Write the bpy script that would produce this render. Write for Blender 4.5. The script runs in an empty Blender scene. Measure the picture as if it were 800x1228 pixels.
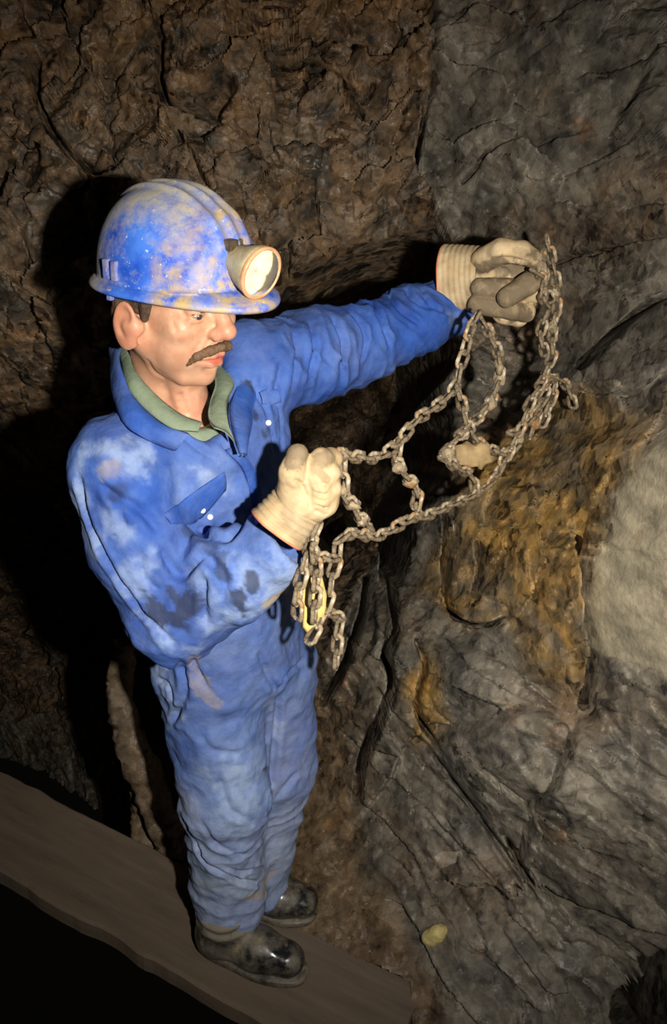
import bpy, math, random
import numpy as np
from mathutils import Vector, Matrix
from mathutils.bvhtree import BVHTree

rng = np.random.default_rng(7)
random.seed(7)
SC = bpy.context.scene
COL = SC.collection

# ------------------------------------------------------------------ camera, light, exposure
FPX = 1194.0
PITCH = math.radians(24.6)
CAM = np.array([0.0, 0.0, 2.0])
AR = np.array([1.0, 0.0, 0.0])
AU = np.array([0.0, math.sin(PITCH), math.cos(PITCH)])
AD = np.array([0.0, math.cos(PITCH), -math.sin(PITCH)])

cam_d = bpy.data.cameras.new('camera')
cam_d.sensor_fit = 'VERTICAL'
cam_d.sensor_height = 36.0
cam_d.sensor_width = 36.0
cam_d.lens = 35.0
cam_d.clip_start = 0.02
cam = bpy.data.objects.new('camera', cam_d)
COL.objects.link(cam)
cam.location = CAM
cam.rotation_euler = (math.pi / 2 - PITCH, 0, 0)
SC.camera = cam

world = bpy.data.worlds.new('mine_darkness')
SC.world = world
world.use_nodes = True
world.node_tree.nodes['Background'].inputs[0].default_value = (1.0, 0.86, 0.7, 1)
world.node_tree.nodes['Background'].inputs[1].default_value = 0.0015

# the photographer's flash, held to the right of the camera
fl_d = bpy.data.lights.new('camera_flash', 'SPOT')
fl_d.energy = 275.0
fl_d.color = (1.0, 0.93, 0.82)
fl_d.spot_size = math.radians(75)
fl_d.spot_blend = 1.0
fl_d.shadow_soft_size = 0.022
fl = bpy.data.objects.new('camera_flash', fl_d)
COL.objects.link(fl)
FLASH = CAM + AR * 0.25 + AU * (-0.02) + AD * 0.02
fl.location = FLASH
_t = CAM + AR * 0.10 + AU * 0.04 + AD * 1.9
fl.rotation_euler = (Vector(_t) - Vector(FLASH)).to_track_quat('-Z', 'Y').to_euler()

SC.view_settings.view_transform = 'Standard'
SC.view_settings.look = 'None'
SC.view_settings.gamma = 1.0
SC.view_settings.use_curve_mapping = False
SC.view_settings.exposure = 0.0

# ------------------------------------------------------------------ helpers
def ray(px, py):
    return AD + AR * ((px - 400.0) / FPX) + AU * ((614.0 - py) / FPX)

def P(px, py, Y):
    d = ray(px, py)
    return CAM + d * (Y / d[1])

def proj(V):
    q = np.asarray(V) - CAM
    z = q @ AD
    return 400 + FPX * (q @ AR) / z, 614 - FPX * (q @ AU) / z

def nrm(v):
    v = np.asarray(v, float)
    return v / np.linalg.norm(v)

def smooth01(t):
    t = np.clip(t, 0, 1)
    return t * t * (3 - 2 * t)

def _hash(ix, iy, iz, s):
    n = (ix.astype(np.int64) * 374761393 + iy.astype(np.int64) * 668265263 + iz.astype(np.int64) * 2147483647 + s * 974711) & 0x7fffffff
    n = ((n ^ (n >> 13)) * 1274126177) & 0x7fffffff
    n = (n ^ (n >> 16)) & 0x7fffffff
    n = (n * 1103515245 + 12345) & 0x7fffffff
    return ((n >> 8) & 0xffff) / 65535.0

def noise(p, seed=0):
    """value noise, -1..1"""
    p = np.asarray(p)
    i = np.floor(p).astype(np.int64)
    f = p - i
    f = f * f * f * (f * (f * 6 - 15) + 10)
    r = 0.0
    for dx in (0, 1):
        wx = f[..., 0] if dx else 1 - f[..., 0]
        for dy in (0, 1):
            wy = f[..., 1] if dy else 1 - f[..., 1]
            for dz in (0, 1):
                wz = f[..., 2] if dz else 1 - f[..., 2]
                r = r + wx * wy * wz * _hash(i[..., 0] + dx, i[..., 1] + dy, i[..., 2] + dz, seed)
    return r * 2 - 1

def fbm(p, octv=4, seed=0, gain=0.5):
    a, s, t = 1.0, 0.0, 0.0
    p = np.asarray(p, float)
    for o in range(octv):
        s = s + a * noise(p, seed + o * 17)
        t += a
        a *= gain
        p = p * 2.03 + 3.7
    return s / t

def ridged(p, octv=4, seed=0):
    a, s, t = 1.0, 0.0, 0.0
    for o in range(octv):
        s = s + a * (1 - np.abs(noise(p, seed + o * 31)) * 2)
        t += a
        a *= 0.5
        p = p * 2.1 + 1.3
    return s / t

def worley2(u, v, seed=0):
    """cell value, two tilt values, offset to cell point, F2-F1"""
    iu, iv = np.floor(u).astype(np.int64), np.floor(v).astype(np.int64)
    b1 = np.full(u.shape, 9.0); b2 = np.full(u.shape, 9.0)
    bu = np.zeros(u.shape); bv = np.zeros(u.shape)
    ci = np.zeros(u.shape, np.int64); cj = np.zeros(u.shape, np.int64)
    z = np.zeros(1, np.int64)
    for a in (-1, 0, 1):
        for b in (-1, 0, 1):
            cu, cv = iu + a, iv + b
            du = u - (cu + 0.1 + 0.8 * _hash(cu, cv, z, seed))
            dv = v - (cv + 0.1 + 0.8 * _hash(cu, cv, z, seed + 5))
            d = np.sqrt(du * du + dv * dv)
            near = d < b1
            b2 = np.where(near, b1, np.minimum(b2, d))
            bu = np.where(near, du, bu); bv = np.where(near, dv, bv)
            ci = np.where(near, cu, ci); cj = np.where(near, cv, cj)
            b1 = np.where(near, d, b1)
    c0 = _hash(ci, cj, z, seed + 9) * 2 - 1
    gx = _hash(ci, cj, z, seed + 11) * 2 - 1
    gy = _hash(ci, cj, z, seed + 13) * 2 - 1
    return c0, gx, gy, bu, bv, b2 - b1

def tag(o, label=None, cat=None, group=None, kind=None):
    for k, v in (('label', label), ('category', cat), ('group', group), ('kind', kind)):
        if v:
            o[k] = v
    return o

def link(name, me, mat=None, parent=None):
    o = bpy.data.objects.new(name, me)
    COL.objects.link(o)
    if mat:
        me.materials.append(mat)
    if parent is not None:
        o.parent = parent
        o.matrix_parent_inverse = parent.matrix_basis.inverted()
    return o

def np_mesh(name, V, Fc, smooth=True):
    V = np.ascontiguousarray(V, np.float32)
    Fc = np.ascontiguousarray(Fc, np.int32)
    k = Fc.shape[1]
    me = bpy.data.meshes.new(name)
    me.vertices.add(len(V)); me.vertices.foreach_set('co', V.ravel())
    me.loops.add(Fc.size); me.loops.foreach_set('vertex_index', Fc.ravel())
    me.polygons.add(len(Fc))
    me.polygons.foreach_set('loop_start', np.arange(0, Fc.size, k, dtype=np.int32))
    me.polygons.foreach_set('loop_total', np.full(len(Fc), k, np.int32))
    me.polygons.foreach_set('use_smooth', np.full(len(Fc), smooth, bool))
    me.update(calc_edges=True)
    me.validate()
    return me

def attr(me, name, vals):
    a = me.attributes.new(name, 'FLOAT', 'POINT')
    a.data.foreach_set('value', np.ascontiguousarray(vals, np.float32))

def vnormals(V, Fc):
    n = np.zeros_like(V)
    a, b, c, d = (V[Fc[:, i]] for i in (0, 1, 2, -1))
    fn = np.cross(c - a, d - b) if Fc.shape[1] == 4 else np.cross(b - a, c - a)
    for i in range(Fc.shape[1]):
        for k in range(3):
            n[:, k] += np.bincount(Fc[:, i], fn[:, k], len(V))
    return n / (np.linalg.norm(n, axis=1, keepdims=True) + 1e-12)

def laplace(V, Fc, it=1, lam=0.5):
    n = len(V)
    e0 = np.concatenate([Fc[:, i] for i in range(4)]); e1 = np.concatenate([Fc[:, (i + 1) % 4] for i in range(4)])
    I = np.concatenate([e0, e1]); J = np.concatenate([e1, e0])
    cnt = np.bincount(I, minlength=n)[:, None] + 1e-9
    for _ in range(it):
        s = np.stack([np.bincount(I, V[J, k], n) for k in range(3)], 1)
        V = V + lam * (s / cnt - V)
    return V

def catmull(pts, n):
    pts = np.asarray(pts, float)
    if len(pts) == 2:
        t = np.linspace(0, 1, n)[:, None]
        return pts[0] * (1 - t) + pts[1] * t
    p = np.vstack([2 * pts[0] - pts[1], pts, 2 * pts[-1] - pts[-2]])
    m = len(pts) - 1
    out = []
    for s in np.linspace(0, m, n):
        i = min(int(s), m - 1); t = s - i
        a, b, c, d = p[i], p[i + 1], p[i + 2], p[i + 3]
        out.append(0.5 * ((2 * b) + (c - a) * t + (2 * a - 5 * b + 4 * c - d) * t * t + (-a + 3 * b - 3 * c + d) * t ** 3))
    return np.array(out)

# ---- signed distance modelling
class Field:
    def __init__(s, lo, hi, h, far=0.06):
        s.lo = np.array(lo, float); s.h = h; s.far = far
        s.n = np.ceil((np.array(hi) - s.lo) / h).astype(int) + 1
        s.A = np.full(s.n, 0.5, np.float32)
    def box(s, lo, hi):
        a = np.clip(np.floor((np.array(lo) - s.lo) / s.h).astype(int), 0, s.n)
        b = np.clip(np.ceil((np.array(hi) - s.lo) / s.h).astype(int) + 1, 0, s.n)
        sl = tuple(slice(a[i], b[i]) for i in range(3))
        ax = [np.arange(a[i], b[i], dtype=np.float32) * s.h + s.lo[i] for i in range(3)]
        return sl, ax[0][:, None, None], ax[1][None, :, None], ax[2][None, None, :]
    def put(s, fn, lo, hi, k=0.01, mode='u'):
        pad = 0.03 + k
        sl, X, Y, Z = s.box(np.array(lo) - pad, np.array(hi) + pad)
        if any(x.start >= x.stop for x in sl):
            return
        d = fn(X, Y, Z).astype(np.float32)
        A = s.A[sl]
        if mode == 'u':
            h = np.clip(0.5 + 0.5 * (A - d) / k, 0, 1)
            s.A[sl] = A * (1 - h) + d * h - k * h * (1 - h)
        else:
            d = -d
            h = np.clip(0.5 - 0.5 * (A - d) / k, 0, 1)
            s.A[sl] = A * (1 - h) + d * h + k * h * (1 - h)
    def cone(s, a, b, ra, rb, k=0.01, side=None, ratio=1.0, mode='u'):
        a = np.array(a, float); b = np.array(b, float)
        ab = b - a; L2 = max(ab @ ab, 1e-9)
        sd = nrm(side) if side is not None else None
        def fn(X, Y, Z):
            t = np.clip(((X - a[0]) * ab[0] + (Y - a[1]) * ab[1] + (Z - a[2]) * ab[2]) / L2, 0, 1)
            qx = X - a[0] - ab[0] * t; qy = Y - a[1] - ab[1] * t; qz = Z - a[2] - ab[2] * t
            if sd is not None:
                m = (qx * sd[0] + qy * sd[1] + qz * sd[2]) * (1 / ratio - 1)
                qx = qx + sd[0] * m; qy = qy + sd[1] * m; qz = qz + sd[2] * m
            return np.sqrt(qx * qx + qy * qy + qz * qz) - (ra + (rb - ra) * t)
        r = max(ra, rb) * max(1, ratio)
        s.put(fn, np.minimum(a, b) - r, np.maximum(a, b) + r, k, mode)
    def chain(s, pts, rs, k=0.01, **kw):
        for i in range(len(pts) - 1):
            s.cone(pts[i], pts[i + 1], rs[i], rs[i + 1], k, **kw)
    def ell(s, c, r, M=None, k=0.01, mode='u'):
        c = np.array(c, float); r = np.array(r, float)
        M = np.eye(3) if M is None else np.array(M)   # rows: local axes
        def fn(X, Y, Z):
            x, y, z = X - c[0], Y - c[1], Z - c[2]
            k0 = 0.0; k1 = 0.0
            for i in range(3):
                l = (x * M[i, 0] + y * M[i, 1] + z * M[i, 2]) / r[i]
                k0 = k0 + l * l; k1 = k1 + (l / r[i]) ** 2
            k0 = np.sqrt(k0); k1 = np.sqrt(k1) + 1e-9
            return k0 * (k0 - 1) / k1
        R = r.max()
        s.put(fn, c - R, c + R, k, mode)
    def half(s, p, n, k=0.004):
        """cut away the side of plane p the normal n points to"""
        p = np.array(p); n = nrm(n)
        X = [np.arange(s.n[i], dtype=np.float32) * s.h + s.lo[i] for i in range(3)]
        d = (X[0] - p[0])[:, None, None] * n[0] + (X[1] - p[1])[None, :, None] * n[1] + (X[2] - p[2])[None, None, :] * n[2]
        s.A = np.maximum(s.A, d.astype(np.float32))
    def mesh(s, relax=1):
        A = s.A; nx, ny, nz = A.shape
        S = A < 0
        c = np.zeros((nx - 1, ny - 1, nz - 1), np.uint8)
        for dx in (0, 1):
            for dy in (0, 1):
                for dz in (0, 1):
                    c += S[dx:nx - 1 + dx, dy:ny - 1 + dy, dz:nz - 1 + dz]
        act = (c > 0) & (c < 8)
        ix, iy, iz = np.nonzero(act)
        idx = np.full(act.shape, -1, np.int32); idx[ix, iy, iz] = np.arange(len(ix))
        acc = np.zeros((len(ix), 3)); cnt = np.zeros(len(ix))
        cor = {(a, b, d): A[ix + a, iy + b, iz + d] for a in (0, 1) for b in (0, 1) for d in (0, 1)}
        for a in cor:
            for ax in range(3):
                if a[ax] == 0:
                    b = list(a); b[ax] = 1; b = tuple(b)
                    va, vb = cor[a], cor[b]
                    m = (va < 0) != (vb < 0)
                    t = np.where(m, va / np.where(m, va - vb, 1), 0)
                    for k in range(3):
                        acc[:, k] += np.where(m, a[k] + (t if k == ax else 0), 0)
                    cnt += m
        V = (np.stack([ix, iy, iz], 1) + acc / cnt[:, None]) * s.h + s.lo
        Fs = []
        for ax in range(3):
            o1, o2 = (ax + 1) % 3, (ax + 2) % 3
            sl0 = [slice(1, -1)] * 3; sl1 = [slice(1, -1)] * 3
            sl0[ax] = slice(0, -1); sl1[ax] = slice(1, None)
            a, b = S[tuple(sl0)], S[tuple(sl1)]
            ch = np.stack(np.nonzero(a != b), 1)
            pos = a[ch[:, 0], ch[:, 1], ch[:, 2]]
            g = ch.copy()
            for o in (o1, o2):
                g[:, o] += 1
            q = []
            for (m, n) in ((0, 0), (1, 0), (1, 1), (0, 1)):
                h = g.copy(); h[:, o1] -= m; h[:, o2] -= n
                q.append(idx[h[:, 0], h[:, 1], h[:, 2]])
            q = np.stack(q, 1)
            q = np.where(pos[:, None], q, q[:, ::-1])
            Fs.append(q)
        Fc = np.concatenate(Fs)
        Fc = Fc[(Fc >= 0).all(1)]
        if relax:
            V = laplace(V, Fc, relax, 0.5)
        return V, Fc

class Sculpt:
    """brush strokes on a finished surface; stroke paths are found by looking at it from the photographer's side"""
    def __init__(s, V, Fc):
        s.V = V.copy(); s.F = Fc; s.N = vnormals(V, Fc)
        s.bvh = BVHTree.FromPolygons([tuple(v) for v in V], [tuple(f) for f in Fc.tolist()])
        s.V0 = V.copy()
    def hit(s, px, py):
        h = s.bvh.ray_cast(Vector(CAM), Vector(nrm(ray(px, py))))
        if h[0] is not None:
            return np.array(h[0])
        d = nrm(ray(px, py))
        q = s.V0 - CAM
        t = q @ d
        i = np.argmin(np.linalg.norm(q - t[:, None] * d, axis=1))
        return s.V0[i].copy()
    def path(s, pts, n=None):
        q = catmull(np.array(pts, float), n or max(2, 6 * (len(pts) - 1) + 1)) if len(pts) > 1 else np.array(pts, float)
        return np.array([s.hit(*p) for p in q])
    def dist(s, pts, n=None):
        W = s.path(pts, n)
        lo, hi = W.min(0) - 0.15, W.max(0) + 0.15
        sel = np.nonzero(((s.V0 > lo) & (s.V0 < hi)).all(1))[0]
        Q = s.V0[sel]
        d = np.full(len(sel), 9.0); tt = np.zeros(len(sel))
        if len(W) == 1:
            return sel, np.linalg.norm(Q - W[0], axis=1), tt
        for i in range(len(W) - 1):
            a, b = W[i], W[i + 1]; ab = b - a
            t = np.clip((Q - a) @ ab / (ab @ ab + 1e-12), 0, 1)
            e = np.linalg.norm(Q - a - t[:, None] * ab, axis=1)
            m = e < d
            d = np.where(m, e, d); tt = np.where(m, (i + t) / (len(W) - 1), tt)
        return sel, d, tt
    def stroke(s, pts, r, depth, ends=True, rim=0.35):
        sel, d, t = s.dist(pts)
        w = np.exp(-(d / r) ** 2) - rim * np.exp(-((d - 2.0 * r) / (1.1 * r)) ** 2)
        if ends:
            w = w * smooth01(np.minimum(t, 1 - t) / 0.18 + 0.15)
        s.V[sel] -= s.N[sel] * (w * depth)[:, None]
    def spot(s, arr, pts, r, amt=1.0, nz=0.5, freq=60.0, soft=0.35):
        sel, d, t = s.dist(pts)
        q = s.V0[sel]
        e = d / r + nz * (fbm(q * freq, 4, 5, 0.7) + 0.6 * fbm(q * freq * 0.4, 2, 6)) * 1.5
        arr[sel] = np.maximum(arr[sel], amt * smooth01((1.15 - e) / soft))

def empty(name, loc):
    o = bpy.data.objects.new(name, None)
    COL.objects.link(o)
    o.location = loc
    o.empty_display_size = 0.1
    return o

# ------------------------------------------------------------------ materials
class NT:
    def __init__(s, name):
        s.m = bpy.data.materials.new(name); s.m.use_nodes = True
        s.t = s.m.node_tree; s.b = s.t.nodes['Principled BSDF']
        s.geo = None
    def n(s, typ, **kw):
        x = s.t.nodes.new(typ)
        for k, v in kw.items():
            setattr(x, k, v)
        return x
    def l(s, a, b):
        s.t.links.new(a, b)
    def pos(s):
        if s.geo is None:
            s.geo = s.n('ShaderNodeTexCoord').outputs['Object']
        return s.geo
    def noise(s, scale, detail=4, rough=0.55, stretch=None):
        x = s.n('ShaderNodeTexNoise'); x.inputs['Scale'].default_value = scale
        x.inputs['Detail'].default_value = detail; x.inputs['Roughness'].default_value = rough
        v = s.pos()
        if stretch:
            mp = s.n('ShaderNodeMapping'); mp.inputs['Scale'].default_value = stretch[0]
            mp.inputs['Rotation'].default_value = stretch[1]
            s.l(v, mp.inputs[0]); v = mp.outputs[0]
        s.l(v, x.inputs['Vector'])
        return x.outputs['Fac']
    def voro(s, scale, feature='F1'):
        x = s.n('ShaderNodeTexVoronoi'); x.inputs['Scale'].default_value = scale; x.feature = feature
        s.l(s.pos(), x.inputs['Vector'])
        return x.outputs['Distance']
    def attr(s, name):
        return s.n('ShaderNodeAttribute', attribute_name=name).outputs['Fac']
    def ramp(s, fac, stops):
        r = s.n('ShaderNodeValToRGB')
        e = r.color_ramp.elements
        while len(e) < len(stops):
            e.new(0.5)
        for el, (p, c) in zip(e, stops):
            el.position = p
            el.color = (c, c, c, 1) if not isinstance(c, tuple) else (*c, 1)
        s.l(fac, r.inputs[0])
        return r.outputs[0]
    def math(s, op, a, b=None, clamp=False):
        x = s.n('ShaderNodeMath', operation=op); x.use_clamp = clamp
        for i, v in enumerate((a, b)):
            if v is None:
                continue
            if isinstance(v, (int, float)):
                x.inputs[i].default_value = v
            else:
                s.l(v, x.inputs[i])
        return x.outputs[0]
    def mix(s, fac, a, b, blend='MIX'):
        x = s.n('ShaderNodeMix', data_type='RGBA', blend_type=blend)
        for sock, v in ((x.inputs[0], fac), (x.inputs[6], a), (x.inputs[7], b)):
            if isinstance(v, (int, float)):
                sock.default_value = v
            elif isinstance(v, tuple):
                sock.default_value = (*v, 1)
            else:
                s.l(v, sock)
        return x.outputs[2]
    def bump(s, h, strength=0.3, dist=0.01, prev=None):
        x = s.n('ShaderNodeBump'); x.inputs['Strength'].default_value = strength; x.inputs['Distance'].default_value = dist
        s.l(h, x.inputs['Height'])
        if prev is not None:
            s.l(prev, x.inputs['Normal'])
        return x.outputs[0]
    def out(s, col=None, rough=None, normal=None, spec=None, metal=None):
        for sock, v in (('Base Color', col), ('Roughness', rough), ('Normal', normal), ('Specular IOR Level', spec), ('Metallic', metal)):
            if v is None:
                continue
            i = s.b.inputs[sock]
            if isinstance(v, (int, float)):
                i.default_value = v
            elif isinstance(v, tuple):
                i.default_value = (*v, 1)
            else:
                s.l(v, i)
        return s.m

def srgb(r, g, b):
    f = lambda c: (c / 255 / 12.92) if c / 255 <= 0.04045 else ((c / 255 + 0.055) / 1.055) ** 2.4
    return (f(r), f(g), f(b))

def simple(name, col, rough=0.7, metal=0.0, var=0.25, scale=40, bump=0.15, col2=None):
    t = NT(name)
    f = t.noise(scale, 5)
    c = t.mix(t.ramp(f, [(0.35, 0.0), (0.65, 1.0)]), tuple(x * (1 - var) for x in col), col2 or tuple(min(1, x * (1 + var)) for x in col))
    return t.out(c, rough, t.bump(t.noise(scale * 4, 4), bump, 0.003), None, metal)

def rock_mat():
    t = NT('mine_rock')
    grey = t.mix(t.ramp(t.noise(9, 6, 0.62), [(0.35, 0.0), (0.68, 1.0)]), srgb(70, 67, 61), srgb(128, 121, 108))
    brown = t.mix(t.ramp(t.noise(11, 7, 0.68), [(0.36, 0.0), (0.66, 1.0)]), srgb(26, 20, 15), srgb(136, 103, 66))
    ochre = t.mix(t.ramp(t.noise(14, 7, 0.66), [(0.36, 0.0), (0.66, 1.0)]), srgb(92, 80, 56), srgb(176, 136, 68))
    pale = t.mix(t.ramp(t.noise(10, 7, 0.65, ((1, 1, 2.5), (0.3, 0.6, 0))), [(0.3, 0.0), (0.66, 1.0)]), srgb(122, 114, 97), srgb(194, 183, 155))
    earth = t.mix(t.ramp(t.noise(20, 6, 0.7), [(0.33, 0.0), (0.7, 1.0)]), srgb(74, 60, 46), srgb(126, 106, 80))
    c = grey
    for nm, cc in (('brown', brown), ('ochre', ochre), ('pale', pale), ('earth', earth)):
        c = t.mix(t.attr(nm), c, cc)
    dk = t.ramp(t.noise(26, 6, 0.7), [(0.36, 1.0), (0.46, 0.0)])
    c = t.mix(t.math('MULTIPLY', dk, t.math('SUBTRACT', 0.48, t.math('MULTIPLY', t.attr('pale'), 0.42))), c, srgb(30, 26, 22))
    rust = t.ramp(t.noise(5.5, 7, 0.7), [(0.60, 0.0), (0.70, 1.0)])
    c = t.mix(t.math('MULTIPLY', rust, 0.45), c, srgb(128, 84, 40))
    glint = t.ramp(t.noise(85, 3), [(0.70, 0.0), (0.76, 1.0)])  # wet glints painted into the base colour as pale flecks
    c = t.mix(t.math('MULTIPLY', glint, 0.4), c, srgb(205, 195, 175))
    rg = t.ramp(t.noise(17, 5), [(0.35, 0.34), (0.62, 0.78)])
    rn = t.n('ShaderNodeTexNoise'); rn.noise_type = 'RIDGED_MULTIFRACTAL'
    rn.inputs['Scale'].default_value = 9; rn.inputs['Detail'].default_value = 7; rn.inputs['Roughness'].default_value = 0.62
    t.l(t.pos(), rn.inputs['Vector'])
    # chipped facets: a tilted plane per cell, warped so the cells are not round
    wv_ = t.n('ShaderNodeTexNoise'); wv_.inputs['Scale'].default_value = 9; wv_.inputs['Detail'].default_value = 2
    t.l(t.pos(), wv_.inputs['Vector'])
    ad = t.n('ShaderNodeVectorMath', operation='MULTIPLY_ADD')
    t.l(wv_.outputs['Color'], ad.inputs[0]); ad.inputs[1].default_value = (0.035, 0.035, 0.035); t.l(t.pos(), ad.inputs[2])
    def chips(scale):
        v = t.n('ShaderNodeTexVoronoi'); v.inputs['Scale'].default_value = scale
        t.l(ad.outputs[0], v.inputs['Vector'])
        sb = t.n('ShaderNodeVectorMath', operation='SUBTRACT'); t.l(ad.outputs[0], sb.inputs[0]); t.l(v.outputs['Position'], sb.inputs[1])
        cs = t.n('ShaderNodeVectorMath', operation='SUBTRACT'); t.l(v.outputs['Color'], cs.inputs[0]); cs.inputs[1].default_value = (0.5, 0.5, 0.5)
        dt = t.n('ShaderNodeVectorMath', operation='DOT_PRODUCT'); t.l(sb.outputs[0], dt.inputs[0]); t.l(cs.outputs[0], dt.inputs[1])
        return t.math('MULTIPLY', dt.outputs['Value'], 2.0)
    rgh = t.math('MAXIMUM', 0.12, t.math('SUBTRACT', t.math('ADD', 0.55, t.math('MULTIPLY', t.attr('brown'), 0.5)), t.math('MULTIPLY', t.attr('pale'), 0.6)))
    b = t.bump(t.math('MULTIPLY', chips(20), rgh), 1.0, 0.36)
    b = t.bump(t.math('MULTIPLY', chips(55), rgh), 1.0, 0.32, b)
    b = t.bump(rn.outputs['Fac'], 0.35, 0.010, b)
    b = t.bump(t.noise(60, 6, 0.62), 0.4, 0.007, b)
    return t.out(c, rg, b, 0.5)

def cloth_mat(name, base, deep, dust, weave=420.0):
    t = NT(name)
    c = t.mix(t.ramp(t.noise(14, 5, 0.6), [(0.35, 0.0), (0.65, 1.0)]), deep, base)
    m = t.math('ADD', t.attr('dust'), t.math('MULTIPLY', t.math('SUBTRACT', t.noise(34, 6, 0.7), 0.5), t.math('ADD', t.math('MULTIPLY', t.attr('dust'), 1.1), 0.25)), True)
    c = t.mix(m, c, dust)
    brn = t.math('MULTIPLY', t.attr('mud'), t.ramp(t.noise(60, 5, 0.7), [(0.32, 0.35), (0.55, 1.0)]), True)
    c = t.mix(brn, c, srgb(168, 150, 118))
    wet = t.attr('wet')
    c = t.mix(wet, c, srgb(44, 50, 70))
    b = t.bump(t.noise(40, 6, 0.65), 0.45, 0.008)
    b = t.bump(t.noise(weave, 2), 0.2, 0.001, b)
    return t.out(c, 0.82, b, 0.25)

def skin_mat():
    t = NT('weathered_skin')
    c = t.mix(t.ramp(t.noise(38, 4), [(0.35, 0.0), (0.68, 1.0)]), srgb(184, 132, 104), srgb(208, 162, 132))
    c = t.mix(t.attr('red'), c, srgb(186, 100, 80))
    c = t.mix(t.attr('stubble'), c, srgb(168, 128, 104))
    t.b.inputs['Subsurface Weight'].default_value = 0.12
    t.b.inputs['Subsurface Radius'].default_value = (0.012, 0.005, 0.003)
    t.b.inputs['Subsurface Scale'].default_value = 0.5
    return t.out(c, 0.48, t.bump(t.noise(240, 4), 0.18, 0.002), 0.4)

def glove_mat():
    t = NT('dirty_work_glove')
    c = t.mix(t.ramp(t.noise(30, 5), [(0.35, 0.0), (0.7, 1.0)]), srgb(178, 152, 114), srgb(208, 188, 152))
    g = t.math('MULTIPLY', t.attr('grime'), t.ramp(t.noise(45, 5), [(0.25, 0.55), (0.5, 1.0)]), True)
    c = t.mix(g, c, srgb(112, 98, 78))
    b = t.bump(t.noise(70, 5), 0.3, 0.004)
    b = t.bump(t.noise(420, 2), 0.2, 0.001, b)
    return t.out(c, 0.8, b, 0.3)

def helmet_mat():
    t = NT('muddy_blue_plastic')
    c = t.mix(t.ramp(t.noise(16, 5), [(0.35, 0.0), (0.65, 1.0)]), srgb(28, 74, 186), srgb(70, 124, 226))
    d = t.math('ADD', t.attr('dust'), t.math('MULTIPLY', t.math('SUBTRACT', t.noise(30, 8, 0.75), 0.5), 3.0), True)
    d = t.math('MULTIPLY', d, 0.9)
    c = t.mix(d, c, srgb(178, 171, 148))
    o = t.math('MULTIPLY', t.attr('mud'), t.ramp(t.noise(42, 6, 0.7), [(0.36, 0.0), (0.56, 1.0)]), True)
    c = t.mix(o, c, srgb(182, 158, 100))
    wht = t.ramp(t.noise(130, 3), [(0.66, 0.0), (0.72, 1.0)])
    c = t.mix(t.math('MULTIPLY', wht, 0.6), c, srgb(220, 222, 226))
    r = t.math('ADD', 0.42, t.math('MULTIPLY', d, 0.45))
    return t.out(c, r, t.bump(t.noise(60, 6, 0.7), 0.18, 0.004), 0.4)

def boot_mat():
    t = NT('muddy_black_rubber')
    m = t.ramp(t.noise(22, 7, 0.72), [(0.36, 0.0), (0.62, 0.8)])
    m = t.math('ADD', m, t.attr('mud'), True)
    c = t.mix(m, srgb(26, 27, 30), srgb(112, 106, 94))
    o = t.ramp(t.noise(30, 5), [(0.62, 0.0), (0.70, 0.5)])
    c = t.mix(o, c, srgb(150, 126, 80))
    return t.out(c, t.math('ADD', 0.2, t.math('MULTIPLY', m, 0.6)), t.bump(t.noise(45, 5), 0.2, 0.004), 0.5)

def chain_mat(name, shift):
    t = NT(name)
    c = t.mix(t.ramp(t.noise(34, 5, 0.65), [(0.36, 0.0), (0.62, 1.0)]), srgb(84, 70, 54), srgb(176, 158, 128))
    o = t.ramp(t.noise(21, 5), [(0.64 - shift, 0.0), (0.76 - shift, 0.8)])
    c = t.mix(o, c, srgb(164, 108, 44))
    w = t.ramp(t.noise(90, 3), [(0.62, 0.0), (0.70, 0.8)])
    c = t.mix(w, c, srgb(214, 206, 190))
    return t.out(c, t.ramp(t.noise(30), [(0.35, 0.35), (0.6, 0.8)]), t.bump(t.noise(160, 5, 0.7), 0.7, 0.006), 0.5, 0.15)

def wood_mat():
    t = NT('muddy_plank_wood')
    c = t.mix(t.ramp(t.noise(26, 6, 0.65, ((0.12, 1, 1), (0, 0, 0))), [(0.32, 0.0), (0.7, 1.0)]), srgb(88, 77, 67), srgb(112, 99, 86))
    c = t.mix(t.ramp(t.noise(7, 5), [(0.4, 0.0), (0.65, 0.6)]), c, srgb(102, 88, 74))
    return t.out(c, 0.78, t.bump(t.noise(60, 6, 0.7, ((0.25, 1, 1), (0, 0, 0))), 0.3, 0.004), 0.3)

M_ROCK = rock_mat()
M_BLUE = cloth_mat('blue_cotton_coverall', srgb(48, 87, 168), srgb(34, 66, 142), srgb(146, 166, 200))
M_OLIVE = cloth_mat('olive_green_shirt', srgb(124, 138, 116), srgb(100, 114, 96), srgb(150, 160, 140))
M_SKIN = skin_mat()
M_GLOVE = glove_mat()
M_TRIM = simple('glove_red_binding', srgb(206, 130, 96), 0.7)
M_HELM = helmet_mat()
M_BOOT = boot_mat()
M_CHAIN = chain_mat('rusty_muddy_chain', 0.0)
M_LUMP = chain_mat('rust_lump', 0.10)
M_WOOD = wood_mat()
M_BLACK = simple('black_rubber_clip', srgb(40, 36, 32), 0.5, col2=srgb(92, 80, 60))
M_HAIR = simple('dark_brown_hair', srgb(74, 58, 44), 0.6, scale=200, bump=0.6)
M_MOUST = simple('brown_moustache_hair', srgb(106, 80, 56), 0.6, scale=220, bump=0.6)
M_EYE = simple('eye_white', srgb(150, 132, 120), 0.3, var=0.05, bump=0.0)
M_IRIS = simple('eye_iris', srgb(60, 56, 54), 0.2, var=0.1, bump=0.0)
M_STUD = simple('white_snap', srgb(222, 226, 232), 0.35, var=0.05, bump=0.0)
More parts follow.
